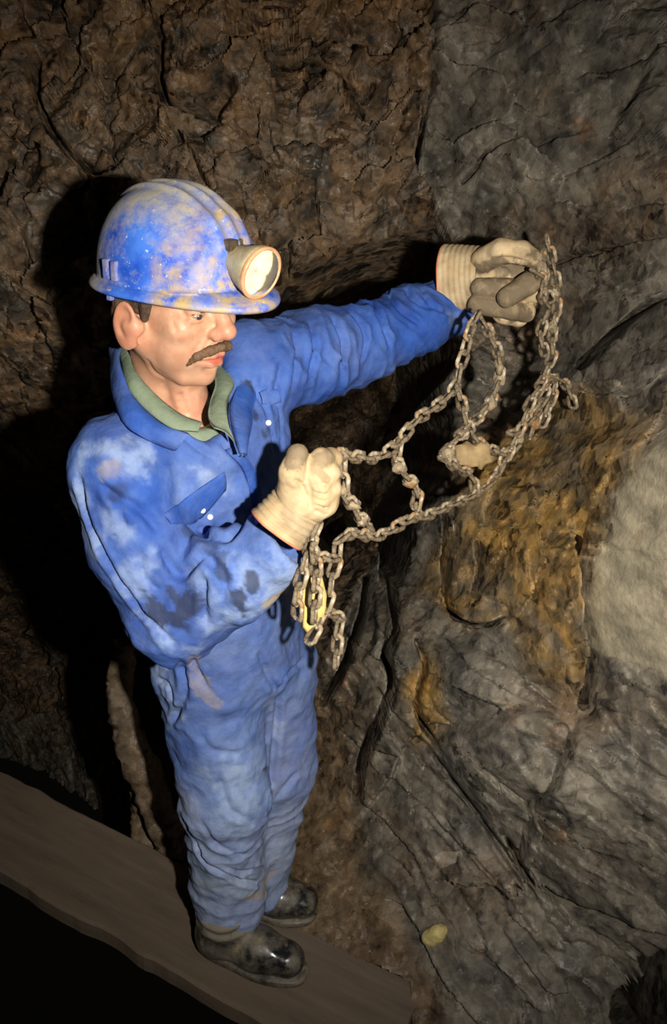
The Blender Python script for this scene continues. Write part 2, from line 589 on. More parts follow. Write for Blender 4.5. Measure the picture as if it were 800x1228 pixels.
M_LAMP = simple('muddy_lamp_housing', srgb(214, 204, 166), 0.6, scale=45, bump=0.25, col2=srgb(168, 150, 112))
M_OCHRE = simple('ochre_yellow', srgb(214, 186, 112), 0.8, var=0.12)
M_STONE = simple('pale_ochre_stone', srgb(186, 170, 112), 0.7)

def lens_mat():
    t = NT('lamp_lens')
    t.b.inputs['Emission Color'].default_value = (1.0, 0.93, 0.62, 1)
    t.b.inputs['Emission Strength'].default_value = 0.7
    t.b.inputs['Coat Weight'].default_value = 0.5
    return t.out(t.mix(t.ramp(t.noise(60, 3), [(0.4, 0.0), (0.6, 1.0)]), srgb(232, 226, 170), srgb(250, 248, 220)), 0.25)
M_LENS = lens_mat()

# ------------------------------------------------------------------ the mine: rock walls, floor
CP = np.array([  # photo column, row, distance along the view
    (-250, -150, 2.7), (100, -150, 2.6), (450, -150, 2.6), (700, -150, 2.3), (1000, -100, 1.9),
    (0, 0, 2.6), (200, 0, 2.5), (400, 0, 2.6), (600, 0, 2.45), (800, 0, 2.1),
    (-200, 200, 2.65), (0, 200, 2.55), (200, 200, 2.5), (400, 200, 2.62), (490, 200, 2.66), (570, 200, 2.5), (700, 200, 2.3), (820, 200, 2.02), (1000, 250, 1.75),
    (-200, 420, 3.0), (0, 400, 2.65), (150, 400, 2.65), (300, 380, 2.75), (420, 330, 2.85), (400, 450, 3.2), (490, 430, 3.0), (525, 440, 2.8), (575, 430, 2.72), (650, 400, 2.62), (640, 480, 2.6), (690, 480, 2.36), (615, 540, 2.55), (730, 400, 2.27), (820, 400, 1.98),
    (-300, 620, 4.2), (-20, 600, 3.9), (200, 600, 3.8), (370, 600, 3.6), (440, 600, 3.2), (480, 590, 2.9), (520, 600, 2.68), (420, 680, 3.2), (600, 580, 2.46), (700, 600, 2.15), (745, 515, 2.12), (805, 530, 1.84), (1000, 560, 1.45),
    (-300, 800, 5.6), (0, 780, 5.6), (200, 780, 4.6), (370, 760, 3.0), (450, 740, 2.72), (520, 750, 2.5), (600, 750, 2.3), (700, 760, 2.08), (820, 720, 1.78), (1000, 750, 1.5),
    (330, 900, 3.0), (400, 900, 2.78), (470, 880, 2.58), (600, 900, 2.22), (700, 900, 2.06), (830, 900, 1.85), (1000, 950, 1.6),
    (330, 1000, 2.83), (420, 1000, 2.66), (510, 1000, 2.48), (620, 1020, 2.24), (820, 1050, 1.95),
    (330, 1100, 2.57), (420, 1100, 2.51), (520, 1120, 2.36), (640, 1130, 2.22), (820, 1150, 1.98),
    (420, 1228, 2.33), (520, 1228, 2.28), (650, 1240, 2.16), (820, 1240, 2.02), (1000, 1240, 1.7),
    (520, 1400, 2.1), (800, 1400, 1.9)], float)

def tps_fit(U2, h, reg=2e-4):
    d = np.linalg.norm(U2[:, None] - U2[None], axis=2)
    K = np.where(d > 0, d * d * np.log(d + 1e-12), 0) + reg * np.eye(len(h))
    Pm = np.c_[np.ones(len(h)), U2]
    A = np.block([[K, Pm], [Pm.T, np.zeros((3, 3))]])
    return np.linalg.solve(A, np.r_[h, 0, 0, 0])

CU = np.c_[(CP[:, 0] - 400) / FPX * CP[:, 2], (614 - CP[:, 1]) / FPX * CP[:, 2]]
CW = tps_fit(CU, CP[:, 2])

def base_depth(u, v):
    r = CW[-3] + CW[-2] * u + CW[-1] * v
    for (a, b), w in zip(CU, CW):
        d2 = (u - a) ** 2 + (v - b) ** 2
        r = r + w * 0.5 * d2 * np.log(d2 + 1e-12)
    return r

def pix2uv(pts):
    pts = np.asarray(pts, float)
    z = np.full(len(pts), 2.4)
    for _ in range(12):
        u = (pts[:, 0] - 400) / FPX * z; v = (614 - pts[:, 1]) / FPX * z
        z = 0.5 * z + 0.5 * base_depth(u, v)
    return np.c_[u, v]

G = 0.0044
us = np.arange(-2.3, 1.05, G); vs = np.arange(-1.42, 1.75, G)
GU, GV = np.meshgrid(us, vs, indexing='ij')
gu, gv = GU.ravel(), GV.ravel()
H = base_depth(gu, gv)
q3 = np.c_[gu, gv, H * 0.3]
w1 = fbm(q3 * 4.0, 3, 1); w2 = fbm(q3 * 4.0, 3, 51); w3 = fbm(q3 * 16, 3, 71); w4 = fbm(q3 * 16, 3, 91)
wu = gu + 0.035 * w1 + 0.010 * w3; wv = gv + 0.035 * w2 + 0.010 * w4

def poly_dist(path, u=None, v=None, side=False):
    W = pix2uv(catmull(path, 8 * (len(path) - 1) + 1))
    u = gu if u is None else u; v = gv if v is None else v
    d = np.full(len(u), 9.0); sg = np.zeros(len(u)); tt = np.zeros(len(u))
    for i in range(len(W) - 1):
        a, b = W[i], W[i + 1]; ab = b - a
        t = np.clip(((u - a[0]) * ab[0] + (v - a[1]) * ab[1]) / (ab @ ab + 1e-12), 0, 1)
        e = np.hypot(u - a[0] - t * ab[0], v - a[1] - t * ab[1])
        m = e < d
        s = np.sign(ab[0] * (v - a[1]) - ab[1] * (u - a[0]))
        d = np.where(m, e, d); sg = np.where(m, s, sg); tt = np.where(m, (i + t) / (len(W) - 1), tt)
    return d, sg, tt

def inside(poly, soft=0.02):
    """1 inside a polygon given in photo pixels, soft noisy edge"""
    W = pix2uv(poly)
    x, y = wu, wv
    ins = np.zeros(len(x), bool); d = np.full(len(x), 9.0)
    n = len(W)
    for i in range(n):
        a, b = W[i], W[(i + 1) % n]
        c = ((a[1] > y) != (b[1] > y)) & (x < (b[0] - a[0]) * (y - a[1]) / (b[1] - a[1] + 1e-12) + a[0])
        ins ^= c
        ab = b - a
        t = np.clip(((x - a[0]) * ab[0] + (y - a[1]) * ab[1]) / (ab @ ab + 1e-12), 0, 1)
        d = np.minimum(d, np.hypot(x - a[0] - t * ab[0], y - a[1] - t * ab[1]))
    sd = np.where(ins, d, -d)
    return smooth01(0.5 + sd / (2 * soft))

# which rock is where
m_back = inside([(-900, -700), (530, -700), (522, -50), (522, 100), (508, 190), (538, 290), (548, 400), (520, 470), (500, 600), (440, 660), (430, 700), (390, 790), (370, 860), (-900, 1100)], 0.015)
m_och = inside([(545, 540), (600, 525), (640, 505), (690, 470), (740, 500), (800, 495), (790, 560), (735, 640), (712, 740), (700, 850), (640, 790), (610, 735), (560, 740), (515, 705), (545, 620)], 0.03)
m_och2 = inside([(470, 830), (520, 770), (545, 860), (500, 900)], 0.03)
m_pale = inside([(1000, 490), (795, 500), (775, 560), (742, 625), (716, 705), (722, 785), (800, 815), (1000, 830)], 0.012)
m_earth = inside([(330, 860), (372, 830), (405, 850), (428, 960), (440, 1040), (480, 1120), (530, 1190), (540, 1500), (200, 1500), (200, 900)], 0.03)
m_low = inside([(392, 860), (440, 820), (520, 880), (610, 850), (720, 850), (1000, 830), (1000, 1500), (540, 1500), (530, 1190), (440, 1040)], 0.03)

def rot(a):
    a = math.radians(a)
    return wu * math.cos(a) + wv * math.sin(a), -wu * math.sin(a) + wv * math.cos(a)

def facets(size, aspect, ang, seed, tilt=0.5, step=0.35):
    a, b = rot(ang)
    c0, gx, gy, bu, bv, edge = worley2(a / (size * aspect) + 31, b / size + 17, seed)
    return size * (step * c0 + tilt * (gx * bu + gy * bv)), edge

# general relief
disp = 0.05 * fbm(q3 * 2.6, 4, 3) + 0.018 * fbm(q3 * 9, 4, 13)
fb1, e1 = facets(0.16, 1.2, 30, 101); fb2, e2 = facets(0.065, 1.3, 50, 102); fb3, e3 = facets(0.034, 1.3, 20, 103)
fs1, e4 = facets(0.10, 2.6, -38, 104); fs2, e5 = facets(0.04, 2.8, -30, 105); fs3, e6 = facets(0.030, 1.8, -34, 106)
fl1, e7 = facets(0.11, 3.4, -40, 107); fl2, e8 = facets(0.045, 3.4, -44, 108)
fv1, e9 = facets(0.09, 3.0, 78, 109); fv2, e10 = facets(0.045, 1.8, 70, 110)
back = 1.1 * fb1 + 1.35 * fb2 + 0.9 * fb3
slate = 1.1 * fs1 + 1.1 * fs2 + 0.6 * fs3
low = 1.15 * fl1 + 1.05 * fl2 + 0.5 * fs3
och = 0.9 * fv1 + 1.0 * fv2 + 0.6 * fb3
rel = slate
for m, f in ((m_low, low), (m_och, och), (m_back, back), (m_pale, 0.30 * fs1 + 0.26 * fs2 + 0.15 * fv1), (m_earth, 0.12 * fb2 + 0.5 * fb3)):
    rel = rel * (1 - m) + f * m
H = H + disp * (1 - 0.55 * m_earth - 0.5 * m_pale) + rel
H = H + 0.006 * fbm(q3 * 42, 3, 23) * (1 - 0.5 * m_pale) + 0.004 * ridged(q3 * 60, 2, 29) * m_back

# cracks, ledges
def crack(path, w, depth, jag=0.5):
    d, s, t = poly_dist(path, wu * jag + gu * (1 - jag), wv * jag + gv * (1 - jag))
    taper = smooth01(np.minimum(t, 1 - t) / 0.15 + 0.2)
    return 2.3 * depth * np.exp(-(d / (0.8 * w)) ** 4) * taper

def ledge(path, amp, fall, jag=0.4):
    """right-hand side of the path (as drawn) is set back"""
    d, s, t = poly_dist(path, wu * jag + gu * (1 - jag), wv * jag + gv * (1 - jag))
    taper = smooth01(np.minimum(t, 1 - t) / 0.2)
    return -amp * s * np.exp(-d / fall) * taper * smooth01(d / 0.006)

for path, w, dp in [
    ([(515, 120), (505, 190), (520, 240), (545, 300)], 0.009, 0.22),
    ([(468, 650), (478, 740), (462, 790), (470, 825), (440, 890), (428, 960)], 0.010, 0.32),
    ([(440, 690), (436, 740), (420, 780), (385, 840)], 0.010, 0.25),
    ([(533, 620), (540, 690), (552, 735), (580, 748), (612, 738)], 0.007, 0.18),
    ([(568, 650), (575, 690), (572, 715)], 0.005, 0.06),
    ([(708, 640), (703, 700), (715, 780), (706, 850)], 0.012, 0.2),
    ([(700, 440), (740, 405), (775, 365), (805, 350)], 0.008, 0.18),
    ([(612, 1060), (640, 1080), (560, 960), (520, 900)], 0.008, 0.03),
    ([(605, 1000), (650, 1075), (740, 1110), (800, 1125)], 0.008, 0.05),
    ([(500, 760), (512, 800), (503, 850), (530, 900)], 0.008, 0.06),
    ([(690, 870), (640, 960), (620, 1040)], 0.008, 0.03),
    ([(250, 250), (330, 340), (350, 300)], 0.01, 0.05),
    ([(400, 300), (470, 330), (480, 280)], 0.01, 0.05),
    ([(40, 70), (60, 150), (120, 210)], 0.012, 0.06),
    ([(190, 20), (200, 110), (250, 130)], 0.012, 0.06),
    ([(320, 60), (400, 90), (440, 140)], 0.012, 0.05),
    ([(545, 300), (555, 360), (550, 430)], 0.010, 0.09),
    ([(560, 215), (600, 170), (700, 150)], 0.006, 0.03),
    ([(640, 330), (700, 300), (800, 285)], 0.006, 0.035),
    ([(690, 470), (760, 470), (800, 440)], 0.006, 0.035),
]:
    H = H + crack(path, w, dp)
for path, amp, fall in [
    ([(430, 960), (445, 880), (472, 820), (465, 760), (480, 690), (500, 610)], -0.05, 0.07),
    ([(545, 430), (540, 290), (508, 190), (520, 60)], 0.05, 0.10),
    ([(706, 850), (716, 770), (704, 700), (730, 640)], 0.06, 0.09),
    ([(500, 905), (560, 870), (640, 850), (700, 880)], -0.03, 0.06),
    ([(420, 1000), (500, 880), (560, 870)], 0.02, 0.05),
    ([(800, 350), (740, 405), (690, 445)], 0.04, 0.07),
    ([(520, 700), (560, 742), (612, 736), (640, 760)], 0.03, 0.05),
    ([(450, 700), (452, 760), (430, 800)], 0.03, 0.04),
]:
    H = H + ledge(path, amp, fall)
# deep pocket high on the brown wall, hollow behind the ochre lip
def pocket(px, py, rad, dep):
    (a, b), = pix2uv([(px, py)])
    return dep * np.exp(-(((wu - a) / rad) ** 2 + ((wv - b) / rad) ** 2))
H = H + pocket(268, 112, 0.035, 0.12) + pocket(600, 722, 0.022, 0.05) + pocket(585, 40, 0.05, 0.04) + pocket(225, 150, 0.03, 0.06)

# the hollow behind the arm and chain, and the hole at the lower right
m_void = inside([(320, 380), (350, 338), (430, 302), (528, 284), (546, 300), (552, 360), (556, 400), (548, 432), (518, 466), (536, 500), (544, 548), (520, 588), (490, 622), (486, 690), (466, 692), (460, 640), (420, 625), (395, 660), (330, 640), (300, 500)], 0.022)
m_hole = inside([(752, 1300), (768, 1190), (800, 1150), (1000, 1090), (1000, 1600), (740, 1600)], 0.03)
H = H + 2.2 * m_void + 1.2 * m_hole
for px, py, rad, dep in [(590, 915, 0.075, -0.06), (500, 650, 0.05, -0.04), (640, 640, 0.09, -0.05), (455, 745, 0.035, -0.04), (585, 830, 0.06, -0.04), (680, 950, 0.08, -0.04), (640, 250, 0.12, -0.05), (500, 980, 0.06, -0.03), (560, 790, 0.06, -0.03)]:
    H = H + pocket(px, py, rad, dep)
PT = CAM + gu[:, None] * AR + gv[:, None] * AU + H[:, None] * AD
nu, nv = len(us), len(vs)
ii = np.arange(nu * nv).reshape(nu, nv)
FQ = np.stack([ii[:-1, :-1], ii[1:, :-1], ii[1:, 1:], ii[:-1, 1:]], -1).reshape(-1, 4)
fc = lambda m: m[FQ].mean(1)
# region of every face
reg = np.zeros(len(FQ), int)                 # 0 upper right slate
reg[fc(m_low) > 0.5] = 3
reg[fc(m_och) > 0.5] = 1
reg[fc(m_pale) > 0.5] = 2
reg[fc(m_back) > 0.5] = 4
reg[fc(m_earth) > 0.5] = 5
# keep the walkway side open: nothing of this surface nearer than the plank's far edge on the left
cen = PT[FQ].mean(1)
plank_t = 0.547 * cen[:, 0] + 0.837 * cen[:, 1]
drop = (cen[:, 2] < 0.25) & (plank_t < 1.50) & (cen[:, 0] < 0.18)
drop |= (cen[:, 2] < -3)
keep = ~drop
# colour masks: mineral staining, with the flash hot spot painted in too
mo = np.clip(np.maximum(m_och * smooth01(0.62 + 1.1 * fbm(q3 * 7, 4, 41)), m_och2 * smooth01(0.55 + fbm(q3 * 8, 4, 43))), 0, 1)
mb = np.clip(np.maximum(m_back, smooth01(0.5 + 2.2 * (fbm(q3 * 3.2, 4, 47) - 0.10)) * 0.6 * (1 - m_pale)), 0, 1)
mb = mb * (1 - smooth01((0.35 - (PT[:, 2] - 1.9)) / 0.5) * 0.35)
vein = np.exp(-(poly_dist([(520, 705), (560, 742), (610, 728), (660, 745), (690, 800)])[0] / 0.022) ** 2)
mo = np.maximum(mo, vein * smooth01(0.6 + fbm(q3 * 14, 3, 44)))
ochre_hotspot = np.exp(-(poly_dist([(700, 500), (760, 520), (800, 510)])[0] / 0.04) ** 2) * smooth01(0.5 + fbm(q3 * 9, 3, 45))
mo = np.maximum(mo, ochre_hotspot * 0.8)  # ochre stain that also paints in the warm hot spot of the flash

def rock_piece(name, k, parent=None):
    f = FQ[(reg == k) & keep]
    ids, inv = np.unique(f.ravel(), return_inverse=True)
    me = np_mesh(name, PT[ids], inv.reshape(-1, 4))
    attr(me, 'brown', mb[ids]); attr(me, 'ochre', mo[ids]); attr(me, 'pale', m_pale[ids]); attr(me, 'earth', m_earth[ids])
    return link(name, me, M_ROCK, parent)

wall_back = tag(rock_piece('wall_back', 4), 'rough dark brown rock wall behind the man and his helmet', None, None, 'structure')
wall_right = tag(rock_piece('wall_right', 0), 'grey layered rock wall rising behind the gloved hand and the chain', None, None, 'structure')
tag(rock_piece('rock_outcrop', 1, wall_right), 'ochre stained rock outcrop behind the hanging chain')
tag(rock_piece('rock_slab', 2, wall_right), 'pale smooth rock slab at the right edge')
tag(rock_piece('rock_foot', 3, wall_right), 'dark grey streaked foot of the rock wall')
floor = tag(rock_piece('floor', 5), 'brown earth floor between the plank and the rock wall', None, None, 'structure')

# lower ground under the walkway and the far side of the dark hollow
def ground_sheet(name, x0, x1, y0, y1, zf, n, label, earth=1.0):
    xs = np.linspace(x0, x1, n); ys = np.linspace(y0, y1, n)
    X, Y = np.meshgrid(xs, ys, indexing='ij')
    x, y = X.ravel(), Y.ravel()
    q = np.c_[x, y, 0 * x]
    z = zf(x, y) + 0.10 * fbm(q * 2.2, 4, 61) + 0.03 * fbm(q * 11, 4, 63)
    c0, gx, gy, bu, bv, e = worley2(x / 0.12, y / 0.12, 65)
    z = z + 0.12 * (0.25 * c0 + 0.4 * (gx * bu + gy * bv))
    i2 = np.arange(n * n).reshape(n, n)
    f = np.stack([i2[:-1, :-1], i2[1:, :-1], i2[1:, 1:], i2[:-1, 1:]], -1).reshape(-1, 4)
    me = np_mesh(name, np.c_[x, y, z], f)
    for nm, v in (('brown', 0.5), ('ochre', 0), ('pale', 0), ('earth', earth)):
        attr(me, nm, np.full(len(x), v))
    return tag(link(name, me, M_ROCK), label, None, None, 'structure')

ground_sheet('floor_pit', -2.6, 0.75, 0.2, 2.6, lambda x, y: -1.7 + 0 * x, 200, 'dark muddy ground in the pit below the plank', 0.6)

# a rounded rib of rock standing between the plank and the dark hollow
def rib(name, pts, rads, label, seed):
    path = catmull(np.array(pts), 60); rr = catmull(np.c_[rads, rads, rads], 60)[:, 0]
    V = []; K = 22
    for i in range(60):
        tg = nrm(path[min(i + 1, 59)] - path[max(i - 1, 0)])
        s1 = nrm(np.cross(tg, [0.3, 1, 0])); s2 = np.cross(tg, s1)
        for k in range(K):
            a = 2 * math.pi * k / K
            V.append(path[i] + rr[i] * (s1 * math.cos(a) + s2 * math.sin(a) * 0.8))
    V = np.array(V)
    i2 = np.arange(60 * K).reshape(60, K)
    f = np.stack([i2[:-1], np.roll(i2, -1, 1)[:-1], np.roll(i2, -1, 1)[1:], i2[1:]], -1).reshape(-1, 4)
    N = vnormals(V, f)
    V = V + N * (0.022 * fbm(V * 14, 4, seed) + 0.010 * ridged(V * 26, 3, seed + 3))[:, None]
    me = np_mesh(name, V, f)
    for nm, v in (('brown', 0.35), ('ochre', 0), ('pale', 0), ('earth', 0.6)):
        attr(me, nm, np.full(len(V), v))
    return link(name, me, M_ROCK, wall_back)
r1 = rib('rock_rib', [P(150, 770, 2.36), P(143, 830, 2.34), P(160, 900, 2.30), P(185, 960, 2.26), P(205, 1020, 2.22), P(215, 1075, 2.20)], [0.03, 0.035, 0.042, 0.045, 0.05, 0.06], '', 5)
r2 = rib('rock_rib', [P(165, 900, 2.40), P(172, 960, 2.36), P(180, 1010, 2.32), P(190, 1060, 2.30)], [0.03, 0.045, 0.05, 0.06], '', 9)
tag(r1, 'knobbly brown rock rib lit beside the trouser leg')

# ------------------------------------------------------------------ plank walkway
def plank(name, A, B, width, thick, label, seed):
    A = np.array(A, float); B = np.array(B, float)
    L = np.linalg.norm(B - A); t = (B - A) / L; s = np.array([-t[1], t[0], 0])
    n, m = 90, 16
    rows = []
    for i in range(n + 1):
        x = L * i / n
        ring = []
        prof = [(-width / 2, -thick), (-width / 2, -0.008), (-width / 2 + 0.008, 0)] + [(-width / 2 + 0.008 + (width - 0.016) * j / m, 0) for j in range(1, m)] + [(width / 2 - 0.008, 0), (width / 2, -0.008), (width / 2, -thick)]
        for (y, z) in prof:
            ring.append((x, y, z))
        rows.append(ring)
    V = np.array(rows); K = V.shape[1]
    q = V.reshape(-1, 3)
    wob = fbm(np.c_[q[:, 0] * 3, q[:, 1] * 2, q[:, 2] * 0], 3, seed)
    edge = (np.abs(q[:, 1]) > width / 2 - 0.02)
    q = q + np.c_[0 * wob, np.sign(q[:, 1]) * np.where(edge, 0.012 * fbm(np.c_[q[:, 0] * 9, q[:, 1] * 0, q[:, 1] * 3], 3, seed + 2), 0), 0.005 * wob * (q[:, 2] > -thick + 0.001)]
    q[-K:, 0] += 0.02 * fbm(np.c_[q[-K:, 1] * 12, 0 * q[-K:, 1], 0 * q[-K:, 1]], 2, seed)
    W = A + q[:, :1] * t + q[:, 1:2] * s + q[:, 2:] * np.array([0, 0, 1])
    i2 = np.arange((n + 1) * K).reshape(n + 1, K)
    f = np.stack([i2[:-1], np.roll(i2, -1, 1)[:-1], np.roll(i2, -1, 1)[1:], i2[1:]], -1).reshape(-1, 4)
    faces = [tuple(x[::-1]) for x in f.tolist()] + [tuple(range(K)), tuple(range(n * K, n * K + K))[::-1]]
    # store in local coordinates so the grain runs along the board
    me = bpy.data.meshes.new(name)
    me.from_pydata([tuple(v) for v in q], [], faces)
    o = link(name, me, M_WOOD)
    o.matrix_world = Matrix(((t[0], s[0], 0, A[0]), (t[1], s[1], 0, A[1]), (0, 0, 1, A[2]), (0, 0, 0, 1)))
    return tag(o, label, 'plank')
_t = nrm([0.846, -0.533, 0]); _s = np.array([0.533, 0.846, 0])
_mid = _s * 1.393
plank('plank', _mid + _t * (-2.9) + np.array([0, 0, 0]), _mid + _t * (-0.70), 0.285, 0.055, 'wide mud-brown plank the man stands on', 3)

# a small pale stone lying at the foot of the rock
f = Field((-0.05, -0.05, -0.06), (0.05, 0.05, 0.06), 0.004, 0.03)
f.ell((0, 0, 0), (0.022, 0.02, 0.034), None, 0.005)
f.cone((-0.006, 0, -0.02), (0.01, 0.004, 0.018), 0.018, 0.014, 0.01)
V, Fc = f.mesh(1)
V = V + vnormals(V, Fc) * (0.004 * fbm(V * 60, 3, 3))[:, None]
st = link('stone', np_mesh('stone', V, Fc), M_STONE)
def rock_hit(px, py):
    d = nrm(ray(px, py)); best = None
    for o in (wall_right, floor) + tuple(c for c in wall_right.children):
        ok, loc, nn, ix = o.ray_cast(Vector(CAM), Vector(d))
        if ok and (best is None or (loc - Vector(CAM)).length < (best - Vector(CAM)).length):
            best = loc
    return np.array(best)
bpy.context.view_layer.update()
st.location = rock_hit(522, 1122) + np.array([0, -0.004, 0.006])
st.rotation_euler = (0.5, 0.3, 0.4)
tag(st, 'small pale ochre stone on the dark rock beyond the plank end', 'stone')

# ------------------------------------------------------------------ the man
person = empty('person', (-0.21, 1.80, 0.0))
tag(person, 'man in muddy blue coveralls and hard hat standing on the plank holding a chain', 'person')

# ---- head frame
PHI, TAU = math.radians(36), math.radians(3)
hF = np.array([math.cos(PHI) * math.cos(TAU), -math.sin(PHI) * math.cos(TAU), -math.sin(TAU)])
hL = np.array([math.sin(PHI), math.cos(PHI), 0.0])
hU = np.cross(hF, hL)
HS = 1.12
HO = P(206, 357, 1.63)
def hp(x, y, z):
    x = x + 0.28 * min(0.0, z + 0.03)          # the lower face falls back towards the chin
    return HO + HS * (hF * x + hL * y + hU * z)
HM = np.array([hF, hL, hU])

NECK = P(208, 478, 1.69)
def build_body():
    lo = HO - np.array([0.30, 0.25, 0.36]); hi = HO + np.array([0.25, 0.27, 0.19])
    f = Field(lo, hi, 0.0026, 0.03)
    e = lambda c, r, k=0.012, mode='u': f.ell(hp(*c), np.array(r) * HS, HM, k, mode)
    c = lambda a, b, ra, rb, k=0.01, **kw: f.cone(hp(*a), hp(*b), ra * HS, rb * HS, k, **kw)
    e((-0.005, 0, 0.05), (0.098, 0.077, 0.09))
    e((0.022, 0, -0.015), (0.068, 0.061, 0.100), 0.02)
    for s in (-1, 1):
        c((0.0, 0.049 * s, -0.055), (0.062, 0.020 * s, -0.103), 0.020, 0.017, 0.02)
        e((0.056, 0.042 * s, -0.026), (0.024, 0.022, 0.022), 0.018)
        e((0.048, 0.040 * s, -0.062), (0.022, 0.018, 0.026), 0.02)
    e((0.080, 0, -0.105), (0.017, 0.020, 0.016), 0.014)
    e((0.070, 0, -0.068), (0.026, 0.031, 0.030), 0.02)
    c((0.078, -0.036, 0.022), (0.078, 0.036, 0.022), 0.013, 0.013, 0.014)
    for s in (-1, 1):                                   # eye sockets and lids
        e((0.098, 0.033 * s, 0.000), (0.018, 0.019, 0.014), 0.012, 'd')
        e((0.0755, 0.032 * s, 0.0025), (0.0145, 0.0165, 0.0115), 0.003)
        c((0.083, 0.018 * s, -0.0115), (0.079, 0.046 * s, -0.0115), 0.004, 0.004, 0.008)
    # nose
    c((0.084, 0, 0.016), (0.107, 0, -0.026), 0.0095, 0.0115, 0.010)
    e((0.107, 0, -0.030), (0.013, 0.0135, 0.0115), 0.008)
    for s in (-1, 1):
        e((0.097, 0.0125 * s, -0.034), (0.012, 0.0085, 0.009), 0.006)
        e((0.101, 0.008 * s, -0.042), (0.006, 0.0045, 0.004), 0.003, 'd')
    # lips
    f.chain([hp(0.086, -0.026, -0.0715), hp(0.0975, -0.009, -0.067), hp(0.0975, 0.009, -0.067), hp(0.086, 0.026, -0.0715)], [0.004 * HS, 0.0058 * HS, 0.0058 * HS, 0.004 * HS], 0.004)
    f.chain([hp(0.085, -0.024, -0.0765), hp(0.0965, -0.008, -0.0805), hp(0.0965, 0.008, -0.0805), hp(0.085, 0.024, -0.0765)], [0.004 * HS, 0.0066 * HS, 0.0066 * HS, 0.004 * HS], 0.004)
    f.chain([hp(0.090, -0.027, -0.0735), hp(0.1045, 0, -0.0735), hp(0.090, 0.027, -0.0735)], [0.0014, 0.0022, 0.0014], 0.003, mode='d')
    e((0.094, 0, -0.092), (0.006, 0.016, 0.006), 0.008, 'd')
    # ears
    for s in (-1, 1):
        ax = nrm(hL * s * 0.95 + hF * 0.12)              # the ear's outward axis
        fw = nrm(hF - ax * (hF @ ax)); up = np.cross(ax, fw)
        if up @ hU < 0:
            up = -up
        ctr = hp(-0.012, 0.082 * s, -0.028)
        Me = np.array([fw, ax, up])
        f.ell(ctr, (0.0215 * HS, 0.0075 * HS, 0.036 * HS), Me, 0.006)
        f.ell(ctr + up * 0.010 + ax * 0.006 , (0.015 * HS, 0.007 * HS, 0.022 * HS), Me, 0.006, 'd')
        f.cone(ctr + up * 0.002 + fw * 0.006 + ax * 0.001, ctr - up * 0.028 + fw * 0.012 - ax * 0.004, 0.007, 0.006, 0.006)
        f.cone(ctr + fw * 0.016 - ax * 0.006, ctr - fw * 0.004 - ax * 0.014, 0.014, 0.02, 0.01)
    # neck and upper chest
    f.cone(hp(-0.018, 0, -0.05), NECK + np.array([0.0, 0.0, -0.02]), 0.058, 0.064, 0.03)
    tF = nrm([0.80, -0.60, 0]); tL = np.array([0.60, 0.80, 0])
    f.cone(hp(0.035, 0.0, -0.085), NECK + tF * 0.04 + np.array([0, 0, -0.03]), 0.020, 0.036, 0.02)
    f.cone(hp(0.03, -0.028, -0.075), NECK + tF * 0.055 - tL * 0.012 + np.array([0, 0, -0.055]), 0.013, 0.015, 0.012)
    f.cone(NECK - tL * 0.10 + np.array([0, 0, -0.07]), NECK + tL * 0.10 + np.array([0, 0, -0.06]), 0.055, 0.055, 0.04)
    f.ell(NECK + tF * 0.03 + np.array([0, 0, -0.13]), (0.085, 0.13, 0.12), np.array([tF, tL, [0, 0, 1]]), 0.03)
    V, Fc = f.mesh(1)
    loc = (V - HO) @ HM.T / HS
    loc[:, 0] -= 0.28 * np.minimum(0.0, loc[:, 2] + 0.03)
    red = np.exp(-(((loc[:, 0] - 0.098) / 0.018) ** 2 + (loc[:, 1] / 0.022) ** 2 + ((loc[:, 2] + 0.0745) / 0.0105) ** 2))
    red = smooth01(red * 1.9 - 0.35)
    red = np.maximum(red, 0.38 * np.exp(-(((loc[:, 0] - 0.112) / 0.02) ** 2 + (loc[:, 1] / 0.018) ** 2 + ((loc[:, 2] + 0.033) / 0.016) ** 2)))
    red = np.maximum(red, 0.30 * smooth01((np.abs(loc[:, 1]) - 0.072) / 0.008) * (np.abs(loc[:, 2]) < 0.06))
    red = np.maximum(red, 0.22 * smooth01((-0.135 - loc[:, 2]) / 0.04))
    stb = smooth01((-0.045 - loc[:, 2]) / 0.03) * smooth01((loc[:, 2] + 0.14) / 0.03) * 0.5 * (1 - red)
    S = Sculpt(V, Fc)
    for pts, r, dp in [([(243, 408), (232, 425), (228, 440)], 0.004, 0.0022), ([(206, 384), (212, 400)], 0.004, 0.0015), ([(205, 376), (216, 380)], 0.003, 0.0012), ([(222, 386), (236, 390), (246, 386)], 0.003, 0.0012), ([(262, 402), (250, 410), (242, 424)], 0.004, 0.0018),
                       ([(215, 470), (226, 500)], 0.006, 0.003), ([(176, 430), (185, 445), (200, 455)], 0.005, 0.002)]:
        S.stroke(pts, r, dp)
    me = np_mesh('body', S.V, Fc)
    attr(me, 'red', red); attr(me, 'stubble', stb)
    return link('body', me, M_SKIN, person)
body = build_body()

def sdf_obj(name, mat, parent, lo, hi, h, fill, relax=1, disp=None, attrs=None, far=0.03):
    f = Field(lo, hi, h, far)
    fill(f)
    V, Fc = f.mesh(relax)
    if disp is not None:
        V = V + vnormals(V, Fc) * disp(V)[:, None]
    me = np_mesh(name, V, Fc)
    for k, fn in (attrs or {}).items():
        attr(me, k, fn(V))
    return link(name, me, mat, parent)

